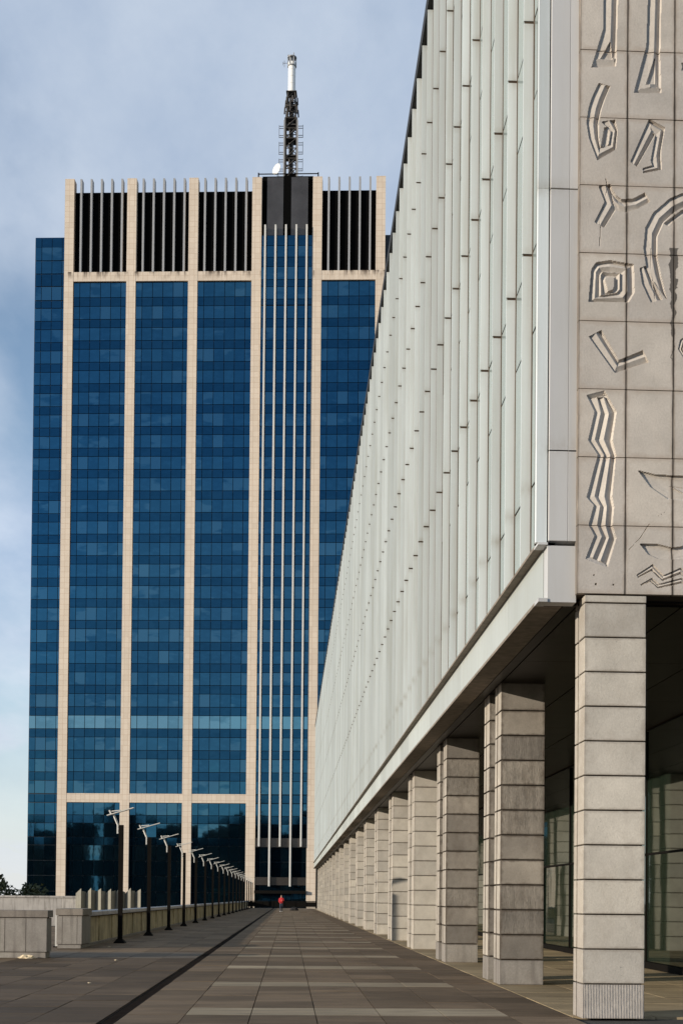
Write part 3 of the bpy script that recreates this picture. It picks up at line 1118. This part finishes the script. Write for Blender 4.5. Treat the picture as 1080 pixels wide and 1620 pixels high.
stroke(A([(422, 1000), (450, 1045), (480, 1064), (540, 1060), (603, 1025)]), A([(448, 1120), (475, 1128), (505, 1130), (570, 1110), (632, 1072)]), ((0, 0.5), (0.14, 1.0), (0.55, 0.15), (0.95, 0.8), (1, 0.5)))
stroke(A([(880, 1012), (800, 1022), (735, 1053), (650, 1130), (608, 1210), (598, 1320), (612, 1420), (645, 1490)]),
       A([(880, 1078), (820, 1090), (770, 1118), (705, 1180), (670, 1262), (672, 1370), (695, 1480), (722, 1592)]))
stroke(A([(880, 1082), (800, 1112), (740, 1160), (706, 1185)]), A([(880, 1110), (810, 1135), (755, 1172), (730, 1200)]), ((0, 0.2), (0.3, 0.8), (1, 0.4)))
stroke(A([(577, 1430), (590, 1510), (637, 1610)]), A([(612, 1415), (660, 1520), (700, 1592)]))
ring_o = [(345, 1405), (420, 1392), (545, 1410), (550, 1560), (520, 1612), (305, 1615), (320, 1440), (345, 1405)]
ring_i = [(378, 1455), (420, 1452), (472, 1458), (472, 1545), (455, 1562), (370, 1578), (368, 1470), (378, 1455)]
stroke(A(ring_o), A(ring_i), ((0, 0.5), (0.1, 1.0), (0.5, 0.15), (0.9, 0.9), (1, 0.3)))
in_i = [(395, 1485), (415, 1482), (440, 1482), (440, 1530), (435, 1548), (408, 1558), (390, 1495), (395, 1485)]
stroke(A(ring_i), A(in_i), ((0, 0.0), (0.08, 0.3), (0.5, 1.0), (0.9, 0.6), (1, 0.3)))
stroke(B([(295, 240), (428, 422)]), B([(358, 205), (447, 357)]))
stroke(B([(447, 357), (570, 303)]), B([(428, 422), (600, 362)]), ((0, 0.5), (0.16, 1.0), (0.5, 0.2), (0.95, 0.9), (1, 0.6)))
wave = [
    [(283, 540), (325, 622), (292, 768), (342, 842), (285, 1060), (322, 1100), (295, 1200), (325, 1255), (280, 1372)],
    [(302, 546), (336, 622), (303, 768), (354, 842), (299, 1060), (332, 1103), (305, 1198), (336, 1255), (294, 1374)],
    [(337, 550), (356, 626), (326, 764), (372, 842), (325, 1052), (354, 1102), (338, 1200), (362, 1258), (312, 1378)],
    [(345, 552), (378, 628), (347, 764), (381, 842), (345, 1052), (372, 1104), (358, 1200), (388, 1260), (336, 1384)],
    [(370, 548), (397, 632), (371, 762), (405, 842), (375, 1052), (388, 1104), (380, 1200), (398, 1262), (352, 1390)],
    [(373, 536), (430, 620), (409, 766), (426, 842), (408, 1052), (418, 1106), (410, 1200), (430, 1264), (386, 1405)],
    [(379, 524), (436, 622), (415, 766), (434, 842), (414, 1052), (424, 1106), (416, 1200), (436, 1264), (392, 1412)]]
strip([np.array(B(w)) for w in wave], [0.3 * DEP, 0.65 * DEP, 0.15 * DEP, 0.95 * DEP, 0.1 * DEP, 1.05 * DEP, 0.5 * DEP])
strip([np.array(B([(283, 540), (377, 514)])), np.array(B([(302, 556), (374, 540)]))], [0.1 * DEP, 1.05 * DEP])
strip([np.array(B([(296, 1360), (384, 1396)])), np.array(B([(280, 1374), (390, 1414)]))], [0.6 * DEP, 0.1 * DEP])
sh2 = ((0, 0.8), (0.2, 1.0), (0.8, 0.55), (0.95, 0.5), (1, 0.1))
stroke(B([(548, 918), (640, 938), (780, 940), (960, 935)]), B([(548, 920), (610, 1000), (700, 1060), (960, 1085)]), sh2)
stroke(B([(710, 990), (800, 995), (960, 995)]), B([(710, 991), (780, 1028), (960, 1032)]), sh2)
stroke(B([(558, 1292), (640, 1290), (720, 1308), (775, 1300), (820, 1215)]), B([(558, 1294), (600, 1345), (650, 1365), (720, 1368), (860, 1350)]), sh2)
stroke(B([(540, 1450), (622, 1395), (678, 1450), (765, 1410), (860, 1462)]), B([(548, 1464), (620, 1428), (672, 1478), (765, 1442), (860, 1496)]))
stroke(B([(558, 1500), (618, 1465), (655, 1495), (770, 1462), (860, 1505)]), B([(565, 1503), (612, 1482), (650, 1516), (770, 1488), (860, 1530)]))
stroke(B([(778, 232), (763, 245), (752, 290), (792, 352)]), B([(800, 232), (790, 250), (776, 290), (812, 350)]))
stroke(A([(800, 320), (806, 340), (800, 360)]), A([(830, 320), (830, 340), (830, 360)]))
# hairline cracks
for cp in (A([(395, 955), (405, 1000), (388, 1090), (362, 1190), (368, 1215), (362, 1320)]), B([(722, 1112), (690, 1125), (640, 1155), (605, 1190), (560, 1260), (500, 1325)]), A([(640, 1320), (638, 1440), (660, 1590)])):
    c_ = np.array(cp)
    strip([c_ - (0.004, 0), c_ + (0.004, 0.003)], [0.016, 0.016])
# drill holes
for hx, hy in ((322, 1456), (333, 1502), (421, 1503)):
    c = B([(hx, hy)])[0]
    r = 0.010
    tris.append(((c[0] - r, c[1] - r, DEP), (c[0] + r, c[1] - r, DEP), (c[0] + r, c[1] + r, DEP)))
    tris.append(((c[0] - r, c[1] - r, DEP), (c[0] + r, c[1] + r, DEP), (c[0] - r, c[1] + r, DEP)))
TR = np.array(tris)

EW = part('carved_wall', MB().box(3.552, 12, FY + 0.085, FY + 0.35, PZ0 - 0.0, ZTOP).mesh('wall_core', M['stone_core']), CB, (-OR[0], -OR[1], 0))


def panel_mesh(x0, x1, z0, z1):
    """stone slab whose face is carved to the depth of the relief"""
    w, h = x1 - x0, z1 - z0
    box = (TR[:, :, 0].max(1) > x0) & (TR[:, :, 0].min(1) < x1) & (TR[:, :, 1].max(1) > z0) & (TR[:, :, 1].min(1) < z1)
    if not box.any():
        return None
    res = 0.0072
    nx, nz = int(w / res) + 1, int(h / res) + 1
    gx, gz = np.linspace(x0, x1, nx), np.linspace(z0, z1, nz)
    dep = np.zeros((nz, nx))
    for a, b, c in TR[box]:
        i0, i1 = np.searchsorted(gx, (min(a[0], b[0], c[0]), max(a[0], b[0], c[0])))
        j0, j1 = np.searchsorted(gz, (min(a[1], b[1], c[1]), max(a[1], b[1], c[1])))
        if i0 >= i1 or j0 >= j1:
            continue
        X, Z = np.meshgrid(gx[i0:i1], gz[j0:j1])
        det = (b[1] - c[1]) * (a[0] - c[0]) + (c[0] - b[0]) * (a[1] - c[1])
        if abs(det) < 1e-12:
            continue
        l1 = ((b[1] - c[1]) * (X - c[0]) + (c[0] - b[0]) * (Z - c[1])) / det
        l2 = ((c[1] - a[1]) * (X - c[0]) + (a[0] - c[0]) * (Z - c[1])) / det
        l3 = 1 - l1 - l2
        ins = (l1 >= -1e-6) & (l2 >= -1e-6) & (l3 >= -1e-6)
        v = l1 * a[2] + l2 * b[2] + l3 * c[2]
        sub = dep[j0:j1, i0:i1]
        sub[ins] = v[ins]
    if dep.max() < 0.004:
        return None
    verts = [(gx[i] - x0, dep[j, i], gz[j] - z0) for j in range(nz) for i in range(nx)]
    faces = [(j * nx + i, j * nx + i + 1, (j + 1) * nx + i + 1, (j + 1) * nx + i) for j in range(nz - 1) for i in range(nx - 1)]
    border = [i for i in range(nx)] + [j * nx + nx - 1 for j in range(1, nz)] + [(nz - 1) * nx + i for i in range(nx - 2, -1, -1)] + [j * nx for j in range(nz - 2, 0, -1)]
    k = len(verts)
    for q in border:
        x, y, z = verts[q]
        verts.append((x, 0.16 if x0 < 3.6 else 0.075, z))
    nb = len(border)
    for q in range(nb):
        faces.append((border[(q + 1) % nb], border[q], k + q, k + (q + 1) % nb))
    me = bpy.data.meshes.new('stone_panel')
    me.from_pydata(verts, [], faces)
    me.materials.append(M['stone'])
    return me


for r in range(21):
    for c in range(5):
        x0, x1 = PX[c] + (0.006 if c else 0), PX[c + 1] - 0.006
        z0, z1 = PZ0 + r * PH + 0.005, PZ0 + (r + 1) * PH - 0.005
        z1 = min(z1, ZTOP)
        if z1 - z0 < 0.1:
            continue
        me = panel_mesh(x0, x1, z0, z1) if c < 3 and r < 11 else None
        if me is None:
            me = boxmesh('stone_panel', M['stone'], round(x1 - x0, 4), 0.16 if c == 0 else 0.075, round(z1 - z0, 4), 0.004)
        o = part('stone_panel', me, EW, (x0, FY + rng.uniform(0, 0.004), z0))

# ---------------------------------------------------------------- street lamps
LG = 'lamps in a row along the ribbed parapet'
ordn = ['nearest', 'second', 'third', 'fourth', 'fifth', 'sixth', 'seventh', 'eighth', 'ninth', 'tenth', 'eleventh', 'twelfth', 'thirteenth', 'fourteenth', 'fifteenth', 'sixteenth', 'seventeenth', 'eighteenth', 'last']
lx, ly = -5.23, 39.75
mb = MB().box(-0.066, 0.066, -0.066, 0.066, 0.02, 3.69)
post_me = mb.mesh('post', M['dark_metal'])
mb = MB()
mb.add([(-0.17, -0.17, 0), (0.17, -0.17, 0), (0.17, 0.17, 0), (-0.17, 0.17, 0), (-0.17, -0.17, 0.02), (0.17, -0.17, 0.02), (0.17, 0.17, 0.02), (-0.17, 0.17, 0.02),
        (-0.08, -0.08, 0.14), (0.08, -0.08, 0.14), (0.08, 0.08, 0.14), (-0.08, 0.08, 0.14)],
       [(0, 3, 2, 1), (0, 1, 5, 4), (1, 2, 6, 5), (2, 3, 7, 6), (3, 0, 4, 7), (4, 5, 9, 8), (5, 6, 10, 9), (6, 7, 11, 10), (7, 4, 8, 11), (8, 9, 10, 11)])
base_me = mb.mesh('base_plate', M['dark_metal'])
mb = MB().bar((-0.115, 0, 3.42), (-0.115, 0, 3.72), 0.05).bar((-0.115, 0, 3.71), (-0.25, 0, 4.02), 0.05)
arm_me = mb.mesh('arm', M['white_metal'])
mb = MB().bar((-0.105, 0, 3.5), (-0.06, 0, 3.5), 0.04).bar((-0.105, 0, 3.62), (-0.06, 0, 3.62), 0.04)
brk_me = mb.mesh('bracket', M['dark_metal'])
tl = math.radians(16.5)
mb = MB()
ct, st = math.cos(tl), math.sin(tl)
def tilt(x, z):
    return (-0.25 + x * ct - z * st, 4.03 + x * st + z * ct)
mb.prism([tilt(-0.20, 0), tilt(0.68, 0), tilt(0.66, 0.028), tilt(-0.20, 0.028)], -0.09, 0.09)
pan_me = mb.mesh('reflector_panel', M['white_metal'])
mb = MB()
mb.prism([tilt(-0.10, 0.03), tilt(-0.055, 0.03), tilt(-0.065, 0.15), tilt(-0.11, 0.15)], -0.05, 0.05)
mb.prism([tilt(-0.03, 0.085), tilt(0.25, 0.04), tilt(0.26, 0.062), tilt(-0.02, 0.115)], -0.05, 0.05)
hd_me = mb.mesh('lamp_head', M['white_metal'])
for i in range(19):
    word = ordn[i]
    if i == 0:
        lab = 'tallest looking black lamp post with white tilted panel, nearest in the parapet row'
    elif i == 18:
        lab = 'farthest black lamp post of the parapet row, by the end railing'
    else:
        lab = f'black lamp post with white tilted panel, {word} from the near end of the parapet row'
    L = tag(empty('street_lamp', (lx, ly + 8.03 * i, 0)), lab, 'street lamp', LG)
    L.rotation_euler = (0, 0, rng.normal(0, 0.02))
    for nm, me in (('post', post_me), ('base_plate', base_me), ('arm', arm_me), ('bracket', brk_me), ('reflector_panel', pan_me), ('lamp_head', hd_me)):
        part(nm, me, L)

# ---------------------------------------------------------------- concrete walls on the left
def block_wall(label, x0, x1, y0, y1, ztop, cap, joints_x, plinth):
    Wl = tag(empty('concrete_wall', ((x0 + x1) / 2, y0, 0)), label, 'wall')
    og = ((x0 + x1) / 2, y0, 0)
    bpart('wall_core', M['conc_dark'], Wl, x0 + 0.05, x1 - 0.05, y0 + 0.05, y1 - 0.05, 0.0, ztop - cap, 0, og)
    bpart('cap_stone', M['conc_cap'], Wl, x0 - 0.02, x1 + 0.03, y0 - 0.03, y1 + 0.02, ztop - cap, ztop, 0.012, og)
    bpart('plinth', M['conc'], Wl, x0 + 0.03, x1 - 0.03, y0 + 0.025, y1 - 0.025, 0.0, plinth - 0.008, 0.006, og)
    for a, b in zip(joints_x[:-1], joints_x[1:]):
        bpart('face_panel', M['conc'], Wl, a + 0.004, b - 0.004, y0, y0 + 0.06, plinth + 0.004, ztop - cap - 0.012, 0.005, og)
    bpart('end_panel', M['conc'], Wl, x1 - 0.06, x1, y0 + 0.064, y1 - 0.01, plinth + 0.004, ztop - cap - 0.012, 0.005, og)
    return Wl


jx = [-5.60 - 0.485 * k for k in range(0, 14)][::-1]
block_wall('low grey concrete wall running out of frame at left, crumpled paper at its foot', jx[0], -5.60, 29.73, 30.3, 1.115, 0.17, jx, 0.14)
block_wall('short square concrete block at the near end of the ribbed parapet', -6.40, -5.70, 35.35, 36.9, 1.105, 0.19, [-6.40, -6.24, -5.83, -5.70], 0.11)
# slim post seen in the gap between the two
pst = tag(empty('gap_post', (-6.55, 36.2, 0)), 'slim pale post in the gap between the two low concrete walls', 'post')
part('shaft', MB().box(-0.035, 0.035, -0.035, 0.035, 0, 0.93).mesh('shaft', M['white_metal']), pst)
part('foot', MB().box(-0.08, 0.08, -0.08, 0.08, 0, 0.03).mesh('foot', M['dark_metal']), pst)

PAR = tag(empty('ribbed_parapet', (-5.9, 37, 0)), 'long low parapet of streaked upright boards with zinc coping behind the lamps', 'parapet')
og = (-5.9, 37, 0)
bpart('parapet_core', M['conc_dark'], PAR, -6.15, -5.93, 36.95, PLAZA_END, 0, 0.86, 0, og)
y = 36.97
i = 0
while y < PLAZA_END - 1:
    wd = 0.95
    d = 0.02 * (i % 3)
    bpart('board', M['board'], PAR, -5.925, -5.87 - d, y + 0.012, y + wd - 0.012, 0.07, 0.84, 0, og)
    y += wd
    i += 1
bpart('kerb', M['conc_cap'], PAR, -5.93, -5.78, 36.95, PLAZA_END, 0, 0.07, 0, og)
y = 36.93
while y < PLAZA_END - 1:
    o = bpart('coping', M['zinc'], PAR, -6.25, -5.80, y + 0.004, y + 2.996, 0.865, 1.0, 0.015, og)
    y += 3.0

BW = tag(empty('rear_wall', (-20, 62, 0)), 'pale stained wall behind the low concrete walls at left', 'wall')
og = (-20, 62, 0)
x = -32.0
while x < -10.4:
    bpart('wall_panel', M['wall_pale'], BW, x + 0.004, min(x + 3.0, -10.25) - 0.004, 62, 62.25, 0, 1.36, 0, og)
    x += 3.0
bpart('coping', M['wall_pale'], BW, -32, -10.25, 61.95, 62.3, 1.364, 1.46, 0.01, og)

SC = tag(empty('folded_screen', (-8.8, 61, 0)), 'folded screen of upright concrete boards with jagged top beyond the parapet', 'screen')
x = -10.2
i = 0
rr = random.Random(4)
while x < -7.35:
    wd = 0.30 if i % 2 == 0 else 0.16
    y0, y1 = (61.3, 61.0) if i % 2 == 0 else (61.0, 61.3)
    h0, h1 = (1.62, 1.87) if i % 2 == 0 else (1.72, 1.70)
    h0 += rr.uniform(-0.05, 0.05)
    h1 += rr.uniform(-0.05, 0.05)
    mb = MB()
    x1 = x + wd
    mb.add([(x, y0, 0), (x1, y1, 0), (x1, y1 + 0.07, 0), (x, y0 + 0.07, 0), (x, y0, h0), (x1, y1, h1), (x1, y1 + 0.07, h1), (x, y0 + 0.07, h0)],
           [(0, 3, 2, 1), (4, 5, 6, 7), (0, 1, 5, 4), (1, 2, 6, 5), (2, 3, 7, 6), (3, 0, 4, 7)])
    part('board', mb.mesh('board', M['screen']), SC, (8.8, -61, 0))
    x = x1 + 0.006
    i += 1

# railing at the far end of the plaza
RL = tag(empty('end_railing', (-1.5, 185.6, 0)), 'low dark railing across the far end of the plaza before the tower', 'railing')
part('top_rail', MB().box(-5.6, 5.8, -0.06, 0.06, 0.93, 1.05).mesh('top_rail', M['dark_metal']), RL)
part('bottom_rail', MB().box(-5.6, 5.8, -0.04, 0.04, 0.1, 0.16).mesh('bottom_rail', M['dark_metal']), RL)
pm = MB().box(-0.06, 0.06, -0.06, 0.06, 0, 0.93).mesh('post', M['dark_metal'])
for k in range(8):
    part('post', pm, RL, (-5.5 + k * 1.6, 0, 0))
part('rail_panel', MB().box(-5.5, 5.7, -0.012, 0.012, 0.2, 0.9).mesh('rail_panel', M['dark_metal']), RL)

# ---------------------------------------------------------------- person
def skinned(name, joints, edges, mats, matfn, sub=2):
    me = bpy.data.meshes.new(name)
    me.from_pydata([j[:3] for j in joints], edges, [])
    o = bpy.data.objects.new(name, me)
    COL.objects.link(o)
    md = o.modifiers.new('s', 'SKIN')
    sv = me.skin_vertices[0].data
    for i, j in enumerate(joints):
        sv[i].radius = (j[3], j[4] if len(j) > 4 else j[3])
        sv[i].use_root = i == 0
    sb = o.modifiers.new('d', 'SUBSURF')
    sb.levels = sb.render_levels = sub
    dg = bpy.context.evaluated_depsgraph_get()
    ev = o.evaluated_get(dg)
    nm = bpy.data.meshes.new_from_object(ev)
    bpy.data.objects.remove(o)
    nm.name = name
    nm.materials.clear()
    for mm in mats:
        nm.materials.append(mm)
    for p in nm.polygons:
        p.material_index = matfn(p.center)
        p.use_smooth = True
    return nm


J = [(0, 0, 0.95, 0.15, 0.11), (0, 0, 1.18, 0.145, 0.105), (0, 0, 1.40, 0.17, 0.11), (0, 0.0, 1.50, 0.06), (0, -0.01, 1.58, 0.055), (0, -0.015, 1.66, 0.095, 0.085), (0, -0.01, 1.74, 0.07),
     (-0.19, 0, 1.42, 0.065), (-0.25, 0.02, 1.17, 0.052), (-0.21, -0.14, 1.02, 0.042), (-0.19, -0.2, 0.98, 0.04),
     (0.19, 0, 1.42, 0.065), (0.26, -0.02, 1.16, 0.052), (0.10, -0.22, 1.20, 0.042), (0.04, -0.26, 1.24, 0.04),
     (-0.09, 0, 0.86, 0.095), (-0.10, -0.05, 0.48, 0.065), (-0.10, 0.02, 0.10, 0.045), (-0.10, -0.13, 0.04, 0.045, 0.03),
     (0.09, 0, 0.86, 0.095), (0.10, 0.03, 0.48, 0.065), (0.10, 0.13, 0.12, 0.045), (0.10, 0.02, 0.04, 0.045, 0.03)]
Ed = [(0, 1), (1, 2), (2, 3), (3, 4), (4, 5), (5, 6), (2, 7), (7, 8), (8, 9), (9, 10), (2, 11), (11, 12), (12, 13), (13, 14), (0, 15), (15, 16), (16, 17), (17, 18), (0, 19), (19, 20), (20, 21), (21, 22)]


def pm_fn(c):
    if c.z > 1.51:
        return 0
    if c.z < 0.11:
        return 3
    if c.z < 0.90 and abs(c.x) < 0.2 and c.y > -0.15:
        return 2
    if c.y < -0.2 and (c.z < 1.02 or c.x < 0.07):
        return 0
    return 1


PR = tag(empty('person', (-0.72, 132.0, 0), 0.1), 'distant person in a red jacket and dark trousers walking on the plaza', 'person')
part('body', skinned('body', J, Ed, [M['skin'], M['red'], M['denim'], M['shoe']], pm_fn), PR)
mb = MB()
vs, fs = [], []
n, mrows = 12, 5
for j in range(mrows + 1):
    th = math.pi * 0.62 * j / mrows
    for i in range(n):
        an = 2 * math.pi * i / n
        vs.append((0.105 * math.sin(th) * math.cos(an), 0.012 + 0.108 * math.sin(th) * math.sin(an), 1.665 + 0.125 * math.cos(th)))
for j in range(mrows):
    for i in range(n):
        an = 2 * math.pi * (i + 0.5) / n
        if j >= 3 and math.sin(an) < -0.2:
            continue
        fs.append((j * n + i, j * n + (i + 1) % n, (j + 1) * n + (i + 1) % n, (j + 1) * n + i))
part('hair', MB().add(vs, fs).mesh('hair', M['hair'], smooth=True), PR)

# dark bag on the paving behind the person
def lump(name, mat, sx, sy, sz, seed, n=3, amp=0.25):
    bm = bmesh.new()
    bmesh.ops.create_icosphere(bm, subdivisions=n, radius=1)
    for v in bm.verts:
        d = mnoise.noise(v.co * 1.7 + Vector((seed, 0, 0))) * amp + mnoise.noise(v.co * 4.5 + Vector((seed, 3, 0))) * amp * 0.4
        v.co *= 1 + d
        v.co.x *= sx
        v.co.y *= sy
        v.co.z = max(-0.45, v.co.z) * sz
    me = bpy.data.meshes.new(name)
    bm.to_mesh(me)
    bm.free()
    zmin = min(v.co.z for v in me.vertices)
    for v in me.vertices:
        v.co.z -= zmin
    me.materials.append(mat)
    return me


BG = tag(empty('bag', (0.7, 150, 0)), 'black holdall lying on the paving to the right of the person', 'bag')
part('bag_body', lump('bag_body', M['bagm'], 0.5, 0.3, 0.24, 2.0), BG)
part('strap', MB().bar((-0.3, 0, 0.3), (0, 0, 0.42), 0.05).bar((0, 0, 0.42), (0.3, 0, 0.3), 0.05).mesh('strap', M['bagm']), BG)

tag(part('crumpled_paper', lump('crumpled_paper', M['paper'], 0.17, 0.1, 0.06, 5.0, 3, 0.5), None, (-6.02, 29.55, 0.0)), 'yellowish crumpled paper at the foot of the low concrete wall', 'litter')
lt = [(-3.9, 29.0, 0.035, 'small pale scrap lying on dark paving left of the drain'),
      (-3.3, 21.3, 0.03, 'tiny white scrap on the paving nearest the camera'),
      (-5.1, 36.4, 0.05, 'pale leaf scrap by the end of the ribbed parapet')]
for i, (x, y, s, lab) in enumerate(lt):
    tag(part('paper_scrap', lump('paper_scrap', M['paper'], s, s * 0.8, s * 0.4, 8.0 + i, 2, 0.5), None, (x, y, 0.0)), lab, 'litter', 'scraps on the paving')


# ---------------------------------------------------------------- trees beyond the wall
def tree(loc, h, r, label, seed, n=2600):
    T = tag(empty('tree', loc), label, 'tree', 'trees beyond the rear wall')
    rg = np.random.default_rng(seed)
    mb = MB()
    mb.bar((0, 0, 0), (0.1, 0, h * 0.6), 0.5, n=8)
    tips = []
    for k in range(9):
        an = rg.uniform(0, 6.28)
        z0 = h * rg.uniform(0.3, 0.6)
        tip = (math.cos(an) * r * rg.uniform(0.4, 0.8), math.sin(an) * r * rg.uniform(0.4, 0.8), h * rg.uniform(0.55, 0.92))
        mb.bar((0.05, 0, z0), tip, 0.16, n=5)
        tips.append(tip)
    part('trunk', mb.mesh('trunk', M['bark']), T)
    cl = [(np.array(t_), r * rg.uniform(0.28, 0.45)) for t_ in tips] + [(np.array((rg.uniform(-.5, .5) * r, rg.uniform(-.5, .5) * r, h * rg.uniform(.5, .85))), r * rg.uniform(.25, .45)) for _ in range(8)]
    mb = MB()
    for k in range(n):
        c, cr2 = cl[rg.integers(len(cl))]
        d = rg.normal(size=3)
        d /= np.linalg.norm(d)
        p = c + d * cr2 * rg.uniform(0.5, 1.08)
        s = rg.uniform(0.12, 0.26)
        u = rg.normal(size=3)
        u /= np.linalg.norm(u)
        v = np.cross(u, rg.normal(size=3))
        v /= np.linalg.norm(v)
        mb.add([p - u * s, p + v * s * 0.5, p + u * s, p - v * s * 0.5], [(0, 1, 2, 3)], rg.uniform(0.02, 0.98))
    part('crown', mb.mesh('crown', M['leaf']), T)


tree((-25.6, 110, GZ), 11.9, 3.0, 'dark leafy tree at the left edge, tallest crown above the rear wall', 1)
tree((-23.0, 112, GZ), 10.6, 2.2, 'low dark tree between the left tree and the tower foot', 2)
tree((-31.0, 118, GZ), 10.8, 3.2, 'dark tree mostly cut off by the left edge of the picture', 3)

# unseen city blocks added behind the camera to darken the tower glass reflections
mb = MB()
rg = np.random.default_rng(11)
x = -260.0
while x < 240:
    w = rg.uniform(10, 26)
    h = rg.choice([31, 33, 35, 38, 43, 49], p=[.14, .26, .26, .16, .11, .07]) * rg.uniform(0.95, 1.05)
    y = -190 + rg.uniform(-30, 20)
    mb.box(x, x + w, y - 18, y, GZ, h)
    if rg.random() < 0.45:
        mb.box(x + w * 0.3, x + w * 0.55, y - 10, y - 3, h, h + rg.uniform(2, 5))
    if rg.random() < 0.3:
        mb.bar((x + w * 0.6, y - 5, h), (x + w * 0.6, y - 5, h + rg.uniform(5, 9)), 0.8)
    x += w * 0.93
tag(part('added_city_blocks', mb.mesh('added_city_blocks', M['city'])), kind='stuff')
